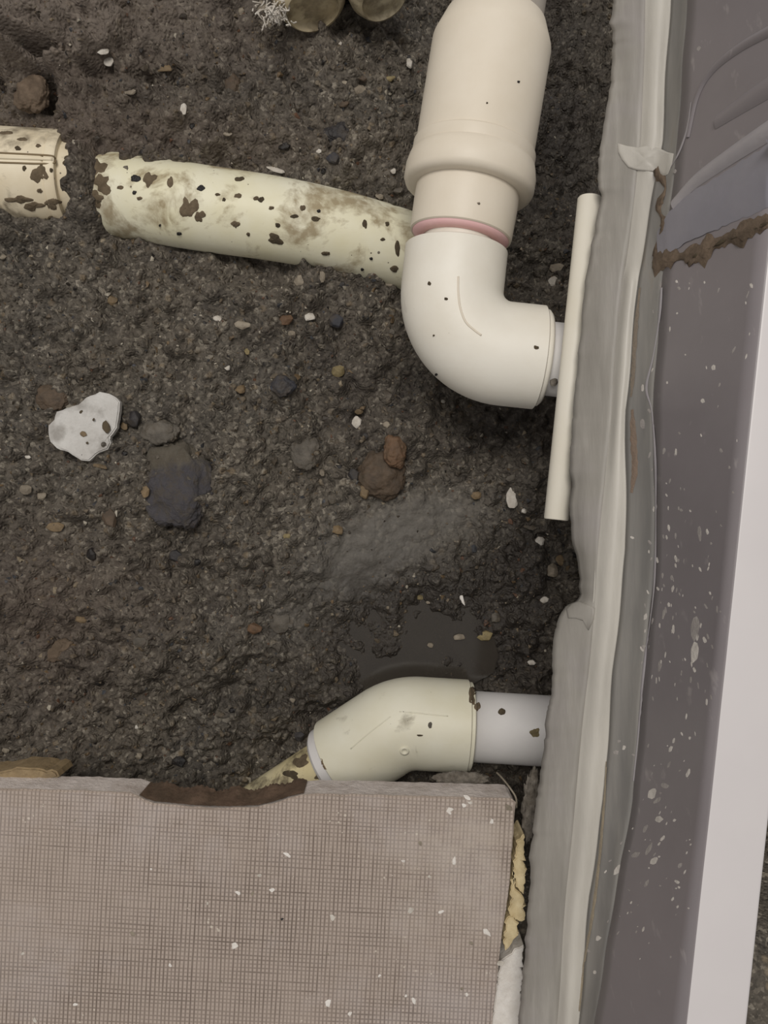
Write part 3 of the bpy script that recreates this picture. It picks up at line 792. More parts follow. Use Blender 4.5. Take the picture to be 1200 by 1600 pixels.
# ------------------------------------------------------------ yellowed broken pipe at the top edge
bt = thing('broken_pipe', P(510, -20, 0.485), 'yellowed broken plastic pipe with a frayed white end at the top edge', 'pipe')
def lobe(name, a, b, r, tip, mat):
    d = (b - a); L = d.length
    prof = [(0, r), (L * 0.6, r), (L * 0.62, r * 0.95), (L * 0.9, r * 0.95), (L + tip * 0.25, r * 0.9), (L + tip * 0.5, r * 0.74), (L + tip * 0.55, r * 0.66), (L + tip * 0.3, r * 0.6)]
    return autosmooth(link(name, sweep_mesh(name, [(a + d.normalized() * t, d, rr) for t, rr in prof], 40, (True, True), lambda k, an: 1 + 0.03 * math.sin(3 * an + k)), mat, bt), 50)
lobe('pipe_end', P(462, -110, 0.485), P(484, -8, 0.478), 62 * .48 / F, 0.020, M['pvc_yellow'])
lobe('pipe_end', P(560, -120, 0.485), P(592, -16, 0.478), 52 * .48 / F, 0.017, M['pvc_yellow'])
fr_ = np.random.default_rng(9)
for k in range(70):
    x, y = 428 + fr_.normal() * 13, 13 + fr_.normal() * 11
    a = P(x, y, 0.47); b = a + Vector((fr_.normal() * .0014, -abs(fr_.normal()) * .0018, fr_.normal() * .002)); c = b + Vector((fr_.normal() * .002, -abs(fr_.normal()) * .002, fr_.normal() * .002))
    link('frayed_fibre', curve_tube('frayed_fibre', [a, b, c], 0.00045, 3, 5), M['white'], bt)
for k, (x, y, w, hh) in enumerate([(430, 22, 26, 30), (420, 36, 14, 12), (444, 12, 18, 22), (408, 10, 16, 20)]):
    o = put_fleck(mud_meshes[k], 'frayed_clump', bt, (P(x, y, 0.472), Vector((0, 0, 1)), 0), w, hh, k, 6, M['pale'] if k % 2 else M['chalk'])

# ------------------------------------------------------------ floor tile at the bottom
DT = 0.42
outline = [(-160, 1229), (0, 1233), (120, 1236), (200, 1239), (214, 1244), (226, 1251), (240, 1256), (262, 1258), (300, 1262), (350, 1264), (402, 1262), (425, 1257), (448, 1249), (470, 1243), (495, 1241), (560, 1242), (620, 1244), (700, 1246), (780, 1248), (800, 1249), (806, 1254),
           (803, 1292), (799, 1345), (794, 1400), (786, 1450), (781, 1490), (776, 1540), (769, 1600), (760, 1700), (745, 1790), (-160, 1790)]
def jag(pts, amp, step, seed):
    r = np.random.default_rng(seed); out = []
    for k in range(len(pts)):
        a = pts[k]; b = pts[(k + 1) % len(pts)]
        L = math.hypot(b[0] - a[0], b[1] - a[1]); n = max(1, int(L / step)) if L < 420 else max(1, int(L / (step * 3)))
        for s in range(n):
            t = s / n
            j = (r.normal() * amp, r.normal() * amp) if 0 < s else (0, 0)
            out.append((a[0] + (b[0] - a[0]) * t + j[0], a[1] + (b[1] - a[1]) * t + j[1]))
    return out
jo = jag(outline, 0.5, 9, 3)
tile = thing('floor_tile', P(350, 1420, DT + 0.0232), 'beige floor tile with woven linen pattern and chipped edge', 'tile')
TOFF = tuple(P(740, 1350, DT))
gt = NT('woven_tile_glaze')
v = gt.mapping((1, 1, 1), (0, 0, math.radians(3.2)))
sepn = gt.n.new('ShaderNodeSeparateXYZ'); gt.lk(v, sepn.inputs[0])
def threads(sock, pitch, stretch, seed):
    wob_ = gt.noise(1, 3, 0.6, gt.mapping(stretch, (0, 0, math.radians(3.2))))
    ph = gt.math('ADD', gt.math('MULTIPLY', sock, 1 / pitch), gt.math('MULTIPLY', wob_, 0.9))
    fr = gt.math('FRACT', ph)
    tri = gt.math('ABSOLUTE', gt.math('SUBTRACT', fr, 0.5))
    line = gt.ramp(tri, [(0.08, 1.0), (0.30, 0.0)])
    return line
lx = threads(sepn.outputs[0], 0.00213, (90, 9, 1), 1)
ly = threads(sepn.outputs[1], 0.00215, (9, 90, 1), 2)
sx = gt.ramp(gt.noise(1, 4, 0.75, gt.mapping((420, 16, 1), (0, 0, math.radians(3.2)))), [(0.28, 0.45), (0.58, 1.0)])
sy = gt.ramp(gt.noise(1, 4, 0.75, gt.mapping((14, 380, 1), (0, 0, math.radians(3.2)))), [(0.34, 0.22), (0.66, 1.0)])
wear = gt.ramp(gt.noise(16, 5, 0.6), [(0.35, 1.0), (0.72, 0.55)])
lines = gt.math('MULTIPLY', gt.math('MAXIMUM', gt.math('MULTIPLY', lx, sx), gt.math('MULTIPLY', ly, sy)), wear)
basec = gt.mix(gt.noise(11, 4), lin(160, 146, 134), lin(172, 159, 150))
c = gt.mix(gt.math('MULTIPLY', lines, 0.95), basec, lin(90, 77, 68))
vd = gt.n.new('ShaderNodeVectorMath'); vd.operation = 'DISTANCE'; gt.lk(gt.co, vd.inputs[0]); vd.inputs[1].default_value = TOFF
dm = gt.math('MULTIPLY', gt.ramp(vd.outputs['Value'], [(0.01, 1.0), (0.065, 0.0)]), gt.ramp(gt.noise(55, 6, 0.7), [(0.38, 0.0), (0.62, 1.0)]))
c = gt.mix(gt.math('MULTIPLY', dm, 0.55), c, lin(178, 166, 152))
# dusty grey film, chalk specks
c = gt.mix(gt.math('MULTIPLY', gt.ramp(gt.noise(14, 6, 0.65), [(0.5, 0.0), (0.72, 1.0)]), 0.4), c, lin(178, 170, 168))
dsp = gt.voro(260); c = gt.mix(gt.math('MULTIPLY', gt.math('LESS_THAN', dsp, gt.math('MULTIPLY', gt.math('SUBTRACT', gt.noise(40, 3), 0.52), 0.9)), 0.55), c, lin(205, 196, 182))
M['tile'] = gt.done(c, 0.55, gt.bump(gt.math('SUBTRACT', 1.0, lines), 0.25, 0.0006), 0.4)
gb = NT('tile_biscuit')
n_ = gb.noise(70, 6, 0.65)
c = gb.ramp(n_, [(0.3, lin(184, 172, 163)), (0.55, lin(216, 206, 199)), (0.75, lin(228, 217, 207))])
M['biscuit'] = gb.done(c, 0.85, gb.bump(gb.noise(260, 5, 0.7), 0.6, 0.002), 0.3)
tf = link('tile_face', prism('tile_face', [P(x, y, DT) for x, y in jo], 0.0016, 0.0006), M['tile'], tile, False)
g_ = NT('bare_glaze_edge'); tf.data.materials.append(g_.done(g_.mix(g_.noise(80, 5), lin(182, 166, 150), lin(204, 190, 176)), 0.6))
for pl in tf.data.polygons:
    if pl.normal.z < 0.9: pl.material_index = 1
jo2 = [(x + (-1.5 if x > 760 else 0), y + 0.8) for x, y in jo]
link('tile_body', prism('tile_body', [P(x, y, DT) + Vector((0, 0, -0.0017)) for x, y in jo2], 0.0215), M['biscuit'], tile, False)
# broken brown mortar in the chipped notch
nxs = np.linspace(216, 474, 110); er = np.random.default_rng(31); vs_, fs_ = [], []; NR = 9
for k, x in enumerate(nxs):
    y = float(np.interp(x, [p[0] for p in outline[3:16]], [p[1] for p in outline[3:16]])) - 0.6
    fade = min(1, k / 8, (109 - k) / 8)
    for r_ in range(NR):
        t_ = r_ / (NR - 1)
        out = fade * (0.0004 + 0.0022 * t_ + 0.00035 * er.normal() * (0.2 + t_) + 0.0012 * math.sin(x * 0.11) * t_) + 0.00015
        vs_.append(P(x, y, DT) + Vector((0, out, -0.0018 - 0.0205 * t_)))
for k in range(109):
    for r_ in range(NR - 1):
        a_ = k * NR + r_; fs_.append((a_, a_ + 1, a_ + NR + 1, a_ + NR))
me_ = mesh_from('broken_edge', vs_, fs_)
bm_ = bmesh.new(); bm_.from_mesh(me_); bmesh.ops.recalc_face_normals(bm_, faces=bm_.faces)
if sum(f.normal.y for f in bm_.faces) < 0: bmesh.ops.reverse_faces(bm_, faces=bm_.faces)
bm_.to_mesh(me_); bm_.free()
be = link('broken_edge', me_, stone('rawedge', lin(112, 92, 76), lin(80, 64, 52), scale=90), tile)
tag(be, 'brown crumbly broken edge')
fl_meshes = [rock_mesh('fleck', 20, 300 + k, 0.5) for k in range(5)]
for m_ in fl_meshes: m_.materials.append(M['chalk'])
for k, (x, y, w, hh) in enumerate([(367, 1478, 12, 14), (519, 1434, 9, 12), (371, 1395, 8, 10), (395, 1396, 8, 8), (425, 1390, 10, 9), (35, 1490, 8, 6), (266, 1508, 6, 7), (208, 1459, 11, 9), (646, 1564, 13, 10), (642, 1423, 11, 12), (547, 1584, 9, 8), (736, 1474, 7, 8), (760, 1457, 20, 9), (730, 1246, 16, 8),
                                   (768, 1283, 8, 10), (794, 1262, 10, 20), (725, 1258, 8, 8), (735, 1254, 10, 6), (702, 1270, 8, 9), (657, 1318, 7, 10), (710, 1345, 16, 8), (671, 1370, 6, 6), (593, 1525, 6, 6), (512, 1490, 5, 5), (729, 1554, 7, 7), (405, 1368, 6, 10), (448, 1335, 16, 6), (117, 1281, 4, 4), (118, 1570, 9, 8), (55, 1594, 10, 8), (703, 1265, 9, 16), (722, 1545, 6, 6), (513, 1568, 14, 12), (782, 1505, 12, 14), (236, 1358, 4, 4), (345, 1533, 4, 5), (634, 1556, 5, 5), (324, 1411, 6, 5), (690, 1425, 8, 12), (425, 1457, 4, 5), (630, 1345, 8, 6)]):
    chalky = [M['chalk'], M['white'], M['chalk'], M['pale']][k % 4] if w < 16 else M['chalk']
    put_fleck(fl_meshes[k % 5], 'paint_fleck', tile, (P(x, y, DT), Vector((0, 0, 1)), 0), w, hh, k * 0.7, 2.0, chalky)
put_fleck(fl_meshes[0], 'paint_fleck', tile, (P(441, 1436, DT), Vector((0, 0, 1)), 0), 6, 5, 0.3, 1.5, M['black'])
pts = [P(776, 1207, .43), P(785, 1216, .424), P(796, 1230, .42), P(806, 1246, .419), P(807, 1262, .424)]
fb = link('thread', curve_tube('thread', pts, 0.0005, 6, 6), M['pale'], tile)

# ------------------------------------------------------------ things in the gap between tile and wall
def slab_thing(name, pix, d, drop, mat, label, cat, bev=0.0005, amp=1.5, seed=1, step=4):
    q = jag(pix, amp, step, seed)
    me = prism(name, [P(x, y, d) for x, y in q], drop, bev)
    o = link(name, me, mat, None, False); tag(o, label, cat); return o
slab_thing('foam_strip', [(809, 1312), (819, 1304), (821, 1380), (818, 1398), (806, 1386), (803, 1350)], .4235, .02, M['foam'], 'crumbling yellow foam filler, upper piece beside the tile', 'foam')
slab_thing('foam_strip', [(803, 1354), (805, 1389), (818, 1402), (820, 1438), (812, 1440), (796, 1428), (797, 1395)], .4245, .02, M['foam'], 'crumbling yellow foam filler, cracked middle piece beside the tile', 'foam', seed=2)
slab_thing('foam_strip', [(795, 1432), (811, 1443), (810, 1462), (800, 1474), (790, 1486), (786, 1470), (791, 1445)], .4255, .02, M['foam'], 'crumbling yellow foam filler, lowest piece above the white strip', 'foam', seed=3)
slab_thing('plaster_strip', [(796, 1492), (806, 1482), (818, 1477), (815, 1540), (811, 1600), (804, 1720), (752, 1720), (768, 1608), (776, 1545), (784, 1500)], .4275, .016, M['chalk'], 'white plaster strip wedged between tile and basin wall', 'plaster')
slab_thing('tan_mortar', [(-60, 1207), (0, 1206), (25, 1199), (60, 1201), (88, 1206), (92, 1214), (60, 1222), (-60, 1220)], .4395, .02, stone('tanm', lin(150, 130, 98), lin(128, 110, 82)), 'tan mortar scrap poking out behind the tile at left', 'mortar', 0.001, 1.0, 8, 7)

# ------------------------------------------------------------ muddy puddle
pud = [(520, 1010), (532, 990), (552, 975), (575, 962), (600, 948), (630, 938), (660, 930), (690, 925), (712, 928), (726, 940), (738, 962), (752, 985), (765, 1005), (770, 1025), (762, 1048), (740, 1060), (700, 1075), (640, 1085), (580, 1085), (545, 1070), (525, 1045)]
gq = NT('muddy_water')
gq.b.inputs['Alpha'].default_value = 0.82
M['water'] = gq.done(gq.mix(gq.noise(40, 4), lin(54, 50, 45), lin(68, 63, 57)), 0.12, None, 0.5)
zc = ghit(650, 1000).z
pz = zc + 0.003
pud = [(645 + (x - 645) * 1.08, 1005 + (y - 1005) * 1.08) for x, y in pud]
pm_ = prism('muddy_puddle', [P(x, y, H - pz) for x, y in jag(pud, 1.2, 8, 4)], 0.0035, 0.0005)
po_ = link('muddy_puddle', pm_, M['water'], None, False); tag(po_, 'small cloudy brown puddle above the pipe bend', 'puddle')

# ------------------------------------------------------------ stones and chips lying on the soil
RK = {}
def rock(name, px, py, w, h, mat, label, cat='stone', flat=0.6, ang=None, sink=0.14, d=None):
    seed = (px * 7 + py * 13) % 9
    key = (seed, mat)
    if key not in RK:
        m_ = rock_mesh(name, 18 + seed, 400 + seed, 1.0); m_.materials.append(M[mat]); RK[key] = m_
    p = ghit(px, py) if d is None else P(px, py, d)
    k = (H - p.z) / F
    o = bpy.data.objects.new(name, RK[key]); COL.objects.link(o)
    sx_, sy_ = w * k / 2, h * k / 2; sz = min(sx_, sy_) * flat
    o.scale = (sx_, sy_, sz)
    o.rotation_euler = (0, 0, ang if ang is not None else ((px * 31 + py * 17) % 60 - 30) / 100)
    o.location = p + Vector((0, 0, sz * (1 - 2 * sink) * 0.9))
    return tag(o, label, cat)
def big_rock(name, px, py, w, h, mat, label, seed, flat=0.5, sink=0.35, ang=0.0, lumps=0.22, d=None):
    bm = bmesh.new(); bmesh.ops.create_icosphere(bm, subdivisions=5, radius=1.0)
    from mathutils import noise as mn
    for v in bm.verts:
        m_ = min(w, h); c = Vector((v.co.x * w / m_, v.co.y * h / m_, v.co.z)); o_ = Vector((seed * 3.1, seed * 1.7, 0))
        f = 1 + lumps * mn.noise(c * 1.3 + o_) + lumps * 0.5 * mn.noise(c * 3.2 + o_) + lumps * 0.25 * mn.noise(c * 8 + o_) + lumps * 0.22 * mn.noise(c * 17 + o_) + lumps * 0.15 * mn.noise(c * 34 + o_)
        v.co = v.co * f
    me = bm_mesh(name, bm)
    p = ghit(px, py) if d is None else P(px, py, d); k = (H - p.z) / F
    o = link(name, me, M[mat]); o.scale = (w * k / 2, h * k / 2, min(w, h) * k / 2 * flat)
    o.rotation_euler = (0, 0, ang); o.location = p + Vector((0, 0, o.scale.z * (1 - 2 * sink)))
    return tag(o, label, 'stone')
M['twotone'] = None
g2 = NT('two_tone_stone')
sp = g2.n.new('ShaderNodeSeparateXYZ'); g2.lk(g2.co, sp.inputs[0])
n_ = g2.noise(2.2, 6, 0.65)
msk = g2.ramp(g2.math('ADD', sp.outputs[1], g2.math('MULTIPLY', g2.math('SUBTRACT', n_, 0.5), 1.2)), [(0.30, 0.0), (0.55, 1.0)])
g2c = g2.mix(msk, g2.mix(n_, lin(52, 50, 54), lin(92, 89, 92)), g2.mix(n_, lin(74, 69, 60), lin(112, 105, 93)))
g2c = g2.mix(g2.math('MULTIPLY', g2.ramp(g2.noise(3.5, 7, 0.7), [(0.45, 0.0), (0.6, 1.0)]), 0.6), g2c, lin(84, 76, 64))
M['twotone'] = g2.done(g2c, 0.6, g2.bump(g2.noise(9, 7, 0.7), 0.8, 0.003), 0.4)
big_rock('dark_stone', 280, 758, 104, 132, 'twotone', 'large two-tone grey stone with dark bluish lower half', 1, 0.5, 0.33, 0.15, 0.24)
big_rock('brown_stone', 596, 742, 74, 76, 'brown', 'large brown crumbly stone in the middle of the soil', 2, 0.55, 0.3, 0.3)
big_rock('rust_stone', 617, 706, 36, 50, 'rust', 'rust-orange lump resting on top of the large brown stone', 3, 0.7, 0.15, 0.1)
big_rock('grey_stone', 250, 675, 58, 38, 'grey', 'flat grey-brown stone between the white shard and dark stone', 4, 0.4, 0.4)
big_rock('brown_stone', 84, 622, 52, 40, 'brown', 'brown lump of earth touching the top left of white shard', 5, 0.5, 0.35)
big_rock('soil_clod', 52, 148, 54, 62, 'grime', 'rounded brown clod in the dark crevice at upper left', 6, 0.6, 0.3)
big_rock('green_stone', 477, 705, 44, 56, 'grey', 'flat greenish-grey stone left of the large brown stone', 7, 0.35, 0.4, 0.2)
big_rock('dark_stone', 442, 604, 38, 32, 'blue', 'dark blue-grey round pebble left of the yellow pebble', 8, 0.7, 0.3)
big_rock('dark_stone', 530, 211, 46, 32, 'dark', 'black angular stone above the curved end of long pipe', 9, 0.6, 0.3, 0.2, 0.35)
big_rock('flat_stone', 85, 1015, 62, 34, 'grime', 'flat mauve-grey stone flake near lower left soil edge', 10, 0.35, 0.25, 0.15, 0.3)
big_rock('round_stone', 362, 136, 27, 40, 'brown', 'brown oval pebble in a soil hollow above the long pipe', 11, 0.6, 0.3)

o = big_rock('mortar_lump', 829, 1258, 24, 108, 'mortar', 'rough grey mortar lump in the gap at the tile corner', 21, 1.0, 0.5, -0.09, 0.3, d=0.433); o['category'] = 'mortar'
o = big_rock('mortar_crumb', 722, 1217, 84, 22, 'mortar', 'crumbly grey mortar poking out under the tile beside the bend', 22, 0.7, 0.5, -0.03, 0.25, d=0.450); o['category'] = 'mortar'
# white shard
sh = [(75, 665), (84, 656), (88, 643), (104, 637), (122, 632), (134, 621), (148, 616), (155, 612), (170, 615), (182, 622), (187, 628), (185, 648), (182, 668), (176, 677), (170, 684), (173, 692), (168, 702), (150, 710), (139, 720), (126, 719), (106, 706), (88, 700), (78, 690), (75, 676)]
dsh = 0.5 - (max(ghit(x, y).z for x, y in sh[::2]) + 0.001)
p = ghit(130, 665); dsh = min(dsh, H - p.z - 0.002)
o = link('white_shard', prism('white_shard', [P(x, y, dsh - 0.003 + 0.002 * math.sin(x * .05)) for x, y in jag(sh, 0.5, 6, 2)], 0.005, 0.0008), M['shardm'], None, False)
tag(o, 'large flat white tile shard lying on the soil', 'shard')
sht = thing_ = o
for k, (x, y, w, hh) in enumerate([(166, 666, 15, 24), (125, 644, 12, 6), (136, 692, 5, 5), (130, 678, 9, 12), (146, 655, 6, 5)]):
    q = put_fleck(mud_meshes[k], 'mud_spot', None, (P(x, y, dsh - 0.003), Vector((0, 0, 1)), 0), w, hh, 0.4 * k, 1.2, M['darkmud'] if k != 3 else M['tan'])
    q.parent = o

S = [  # name, px, py, w, h, material, label, category, flatness
 ('plaster_chip', 161, 76, 32, 26, 'white', 'upper of two touching white flakes above the pipe coupling', 'chip', .35),
 ('plaster_chip', 172, 96, 24, 24, 'white', 'lower of two touching white flakes above the pipe coupling', 'chip', .35),
 ('tan_chip', 257, 109, 28, 16, 'tan', 'tan wedge chip right of the two white flakes', 'chip', .4),
 ('pale_sliver', 203, 144, 24, 11, 'pale', 'pale sliver just below the white flakes near upper left', 'chip', .4),
 ('plaster_chip', 288, 172, 13, 21, 'white', 'small upright white chip above the long pipe', 'chip', .5),
 ('pale_pebble', 356, 210, 15, 9, 'pale', 'small pale pebble just above the long pipe', 'pebble', .6),
 ('pale_pebble', 377, 20, 11, 14, 'pale', 'small pale pebble left of the broken yellow pipe', 'pebble', .6),
 ('black_pebble', 301, 198, 11, 10, 'black', 'small black pebble below the upright white chip', 'pebble', .6),
 ('white_grain', 532, 69, 7, 8, 'white', 'tiny white grain below the broken yellow pipe', 'pebble', .6),
 ('white_pebble', 639, 101, 13, 17, 'white', 'white pebble beside the thick coupling', 'pebble', .7),
 ('pale_stone', 563, 145, 23, 24, 'pale', 'pale angular stone, largest light one above the black stone', 'stone', .6),
 ('brown_pebble', 566, 123, 20, 10, 'brown', 'flat brown pebble just above the pale angular stone', 'pebble', .6),
 ('yellow_pebble', 609, 124, 18, 11, 'yellow', 'yellow-tan pebble between pale angular stone and coupling', 'pebble', .6),
 ('pale_pebble', 538, 130, 9, 10, 'pale', 'little pale pebble left of the pale angular stone', 'pebble', .6),
 ('tan_pebble', 537, 164, 19, 11, 'brown', 'oblong tan-brown pebble under the pale angular stone', 'pebble', .6),
 ('grey_pebble', 565, 105, 10, 11, 'grey', 'small grey pebble above the flat brown pebble', 'pebble', .6),
 ('dark_pebble', 444, 230, 21, 13, 'black', 'black oblong pebble left of the black angular stone', 'pebble', .6),
 ('pale_sliver', 433, 266, 36, 10, 'white', 'long white sliver lying along the top of the long pipe', 'chip', .5),
 ('white_pebble', 615, 268, 11, 12, 'white', 'white pebble left of the coupling flange ring', 'pebble', .6),
 ('pink_pebble', 499, 237, 11, 8, 'white', 'small pinkish-white pebble below the black angular stone', 'pebble', .6),
 ('dark_pebble', 521, 249, 24, 20, 'blue', 'glossy dark pebble under the black angular stone', 'pebble', .6),
 ('black_pebble', 505, 269, 9, 13, 'black', 'tiny black pebble above the curved end of long pipe', 'pebble', .6),
 ('pale_chip', 594, 306, 16, 15, 'pale', 'pale chip touching the upper side of the curved pipe end', 'chip', .4),
 ('grey_pebble', 622, 298, 16, 13, 'grey', 'grey pebble between curved pipe end and flange ring', 'pebble', .6),
 ('plaster_chip', 468, 440, 20, 22, 'pale', 'pale rubble chip below the middle of the long pipe', 'chip', .5),
 ('plaster_chip', 503, 433, 12, 22, 'pale', 'upright pale chip just below the long pipe', 'chip', .5),
 ('plaster_chip', 606, 440, 34, 20, 'pale', 'wide pale rubble chip left of the elbow top', 'chip', .4),
 ('white_chip', 484, 497, 20, 16, 'white', 'ragged white chip beside the dark blue stone', 'chip', .5),
 ('pale_pebble', 456, 522, 13, 12, 'pale', 'pale pebble below left of the ragged white chip', 'pebble', .6),
 ('rust_pebble', 446, 500, 28, 22, 'rust', 'rusty brown pebble left of the ragged white chip', 'pebble', .6),
 ('dark_stone', 525, 503, 30, 25, 'blue', 'dark blue stone right of the ragged white chip', 'stone', .7),
 ('grey_pebble', 613, 519, 12, 12, 'grey', 'small grey pebble just left of the elbow', 'pebble', .6),
 ('white_flake', 864, 440, 18, 19, 'white', 'lower white flake between elbow and slim tube', 'chip', .4),
 ('white_flake', 869, 419, 28, 14, 'pale', 'upper pale flake between elbow and slim tube', 'chip', .4),
 ('yellow_pebble', 529, 581, 23, 22, 'yellow', 'olive-yellow pebble right of the dark blue-grey pebble', 'pebble', .7),
 ('white_chip', 557, 660, 17, 22, 'white', 'bright white jagged chip above the large brown stone', 'chip', .5),
 ('tan_pebble', 561, 642, 16, 14, 'tan', 'tan pebble touching the bright white jagged chip', 'pebble', .6),
 ('pale_pebble', 604, 664, 14, 12, 'pale', 'pale pebble right of the bright white jagged chip', 'pebble', .6),
 ('white_pebble', 692, 628, 9, 8, 'white', 'tiny white pebble just under the elbow bend', 'pebble', .7),
 ('tan_pebble', 569, 768, 20, 26, 'tan', 'tan pebble at the lower left of the large brown stone', 'pebble', .6),
 ('dark_pebble', 553, 742, 20, 24, 'dark', 'dark pebble at the left of the large brown stone', 'pebble', .6),
 ('pale_pebble', 504, 739, 10, 13, 'pale', 'little pale pebble below the greenish-grey stone', 'pebble', .6),
 ('grey_pebble', 520, 780, 20, 17, 'grey', 'grey pebble below left of the large brown stone', 'pebble', .5),
 ('shell_chip', 802, 776, 24, 44, 'white', 'curved white shell-like chip left of the slim tube end', 'chip', .35),
 ('white_pebble', 818, 799, 10, 10, 'white', 'tiny white pebble at the tip of the shell-like chip', 'pebble', .7),
 ('grey_pebble', 798, 747, 17, 12, 'grey', 'grey pebble just above the shell-like chip', 'pebble', .6),
 ('tan_pebble', 744, 774, 18, 15, 'tan', 'tan pebble left of the shell-like chip', 'pebble', .6),
 ('grey_pebble', 828, 824, 22, 11, 'grey', 'flat grey pebble below the shell-like chip', 'pebble', .5),
 ('white_chip', 843, 846, 16, 20, 'white', 'crumbly white chip below the slim tube end', 'chip', .6),
 ('grey_stone', 862, 893, 22, 28, 'pale', 'smooth light grey stone near the notch of the wall flange', 'stone', .6),
 ('brown_pebble', 877, 875, 22, 20, 'tan', 'olive-brown pebble beside the smooth light grey stone', 'pebble', .6),
 ('white_pebble', 850, 937, 15, 12, 'white', 'white oval pebble left of the wall flange notch', 'pebble', .6),
 ('pale_chip', 774, 966, 18, 20, 'grey', 'grey angular chip right of the puddle', 'chip', .5),
 ('tan_pebble', 758, 993, 28, 18, 'yellow', 'tan oval pebble on the right rim of the puddle', 'pebble', .7),
 ('white_pebble', 830, 1035, 14, 10, 'white', 'white oval pebble above the white pipe', 'pebble', .6),
 ('yellow_pebble', 656, 934, 12, 10, 'yellow', 'yellowish pebble at the top rim of the puddle', 'pebble', .7),
 ('yellow_pebble', 449, 838, 14, 11, 'yellow', 'yellowish-green pebble, right one of a pair left of grey silt', 'pebble', .6),
 ('grey_pebble', 429, 833, 14, 13, 'grey', 'grey pebble, left one of a pair left of grey silt', 'pebble', .6),
 ('ochre_pebble', 527, 829, 22, 18, 'tan', 'ochre crumb at the upper left of the grey silt', 'pebble', .5),
 ('dark_pebble', 212, 656, 27, 30, 'dark', 'dark rounded pebble right of the white shard', 'pebble', .7),
 ('tan_pebble', 196, 666, 14, 16, 'tan', 'small tan pebble between white shard and dark rounded pebble', 'pebble', .6),
 ('tan_pebble', 377, 607, 20, 20, 'tan', 'tan-brown pebble left of the dark blue-grey pebble', 'pebble', .7),
 ('pale_pebble', 42, 765, 21, 19, 'pale', 'pale pebble near left edge, left one of a pair', 'pebble', .6),
 ('pale_pebble', 66, 775, 17, 18, 'pale', 'pale pebble near left edge, right one of a pair', 'pebble', .6),
 ('brown_pebble', 172, 808, 26, 40, 'brown', 'dark brown oblong pebble left of the two-tone stone', 'pebble', .5),
 ('pale_crumb', 89, 824, 34, 17, 'tan', 'pale tan crumb patch left of the brown oblong pebble', 'pebble', .35),
 ('tan_pebble', 228, 769, 17, 20, 'tan', 'small tan pebble touching left of the two-tone stone', 'pebble', .6),
 ('dark_pebble', 195, 709, 11, 11, 'black', 'tiny black pebble right below the white shard', 'pebble', .6),
 ('tan_sliver', 156, 729, 28, 8, 'tan', 'thin tan sliver just under the white shard', 'chip', .5),
 ('white_grain', 44, 714, 11, 7, 'white', 'tiny white grain left below the white shard', 'pebble', .6),
 ('white_pebble', 356, 574, 11, 12, 'white', 'small white pebble above the tan-brown pebble', 'pebble', .6),
 ('black_pebble', 146, 866, 20, 23, 'black', 'glossy black round pebble in the left soil', 'pebble', .7),
 ('black_pebble', 308, 878, 14, 16, 'black', 'small black pebble below the two-tone stone', 'pebble', .6),
 ('dark_pebble', 274, 868, 28, 20, 'dark', 'dark flat pebble left of the small black pebble', 'pebble', .5),
 ('tan_pebble', 128, 967, 23, 18, 'tan', 'tan pebble above the flat mauve-grey flake', 'pebble', .6),
 ('rust_pebble', 397, 981, 26, 24, 'rust', 'reddish-brown round pebble left of the puddle', 'pebble', .5),
 ('grey_stone', 438, 972, 36, 40, 'grey', 'flat grey stone right of the reddish-brown pebble', 'stone', .25),
 ('grey_chip', 221, 1003, 27, 20, 'grey', 'triangular grey chip right of the flat mauve-grey flake', 'chip', .35),
 ('dark_pebble', 280, 1189, 24, 22, 'black', 'black round pebble just above the chipped tile notch', 'pebble', .6),
 ('pale_pebble', 218, 1181, 13, 11, 'pale', 'small pale pebble left of the black pebble near tile', 'pebble', .6),
 ('dark_pebble', 365, 1109, 19, 12, 'black', 'black oval pebble between tile notch and soil middle', 'pebble', .5),
 ('pink_pebble', 10, 1172, 13, 10, 'pale', 'pinkish pale pebble at the left frame edge above tile', 'pebble', .6),
 ('white_grain', 214, 1136, 7, 8, 'white', 'tiny bright grain in the soil above the tile', 'pebble', .6),
 ('white_pebble', 340, 499, 14, 15, 'white', 'small white pebble below the left part of long pipe', 'pebble', .6),
 ('pale_pebble', 378, 508, 28, 18, 'pale', 'broad pale pebble right of the small white pebble', 'pebble', .4),
 ('tan_pebble', 176, 470, 18, 20, 'tan', 'tan pebble under the left end of the long pipe', 'pebble', .5),
 ('white_grain', 387, 550, 11, 12, 'yellow', 'small cream pebble below the broad pale pebble', 'pebble', .6),
 ('pale_pebble', 5, 402, 14, 9, 'pale', 'pale pebble at left frame edge below the coupling sleeve', 'pebble', .6),
 ('pale_pebble', 457, 1094, 12, 10, 'pale', 'small pale pebble left of the pipe bend', 'pebble', .6),
 ('grey_pebble', 468, 1150, 20, 16, 'dark', 'dark pebble at the left shoulder of the pipe bend', 'pebble', .6),
]
for (nm, px, py, w, h, mt, lb, ct, fl) in S:
    rock(nm, px, py, w, h, mt, lb, ct, fl)
for (px, py, w, h, lb) in [(717, 996, 22, 12, 'grey pebble half sunk in the puddle, left of its tan pebble'), (673, 1008, 12, 9, 'small pale pebble sunk in the middle of the puddle'), (669, 941, 8, 7, 'tiny pale pebble at the puddle top beside the yellowish one')]:
    rock('sunken_pebble', px, py, w, h, 'pale', lb, 'pebble', .6, d=H - pz - 0.0005)
rock('painted_glint', 721, 934, 7, 28, 'chalk', 'thin white sliver added as a water glint at the right edge of the puddle', 'chip', .5, ang=0.35)  # chalk-white rock added to imitate a highlight on the water
rock('mortar_crumb', 866, 592, 16, 30, 'mortar', 'gritty grey mortar crumb wedged between elbow and slim tube', 'mortar', .6, d=0.437)
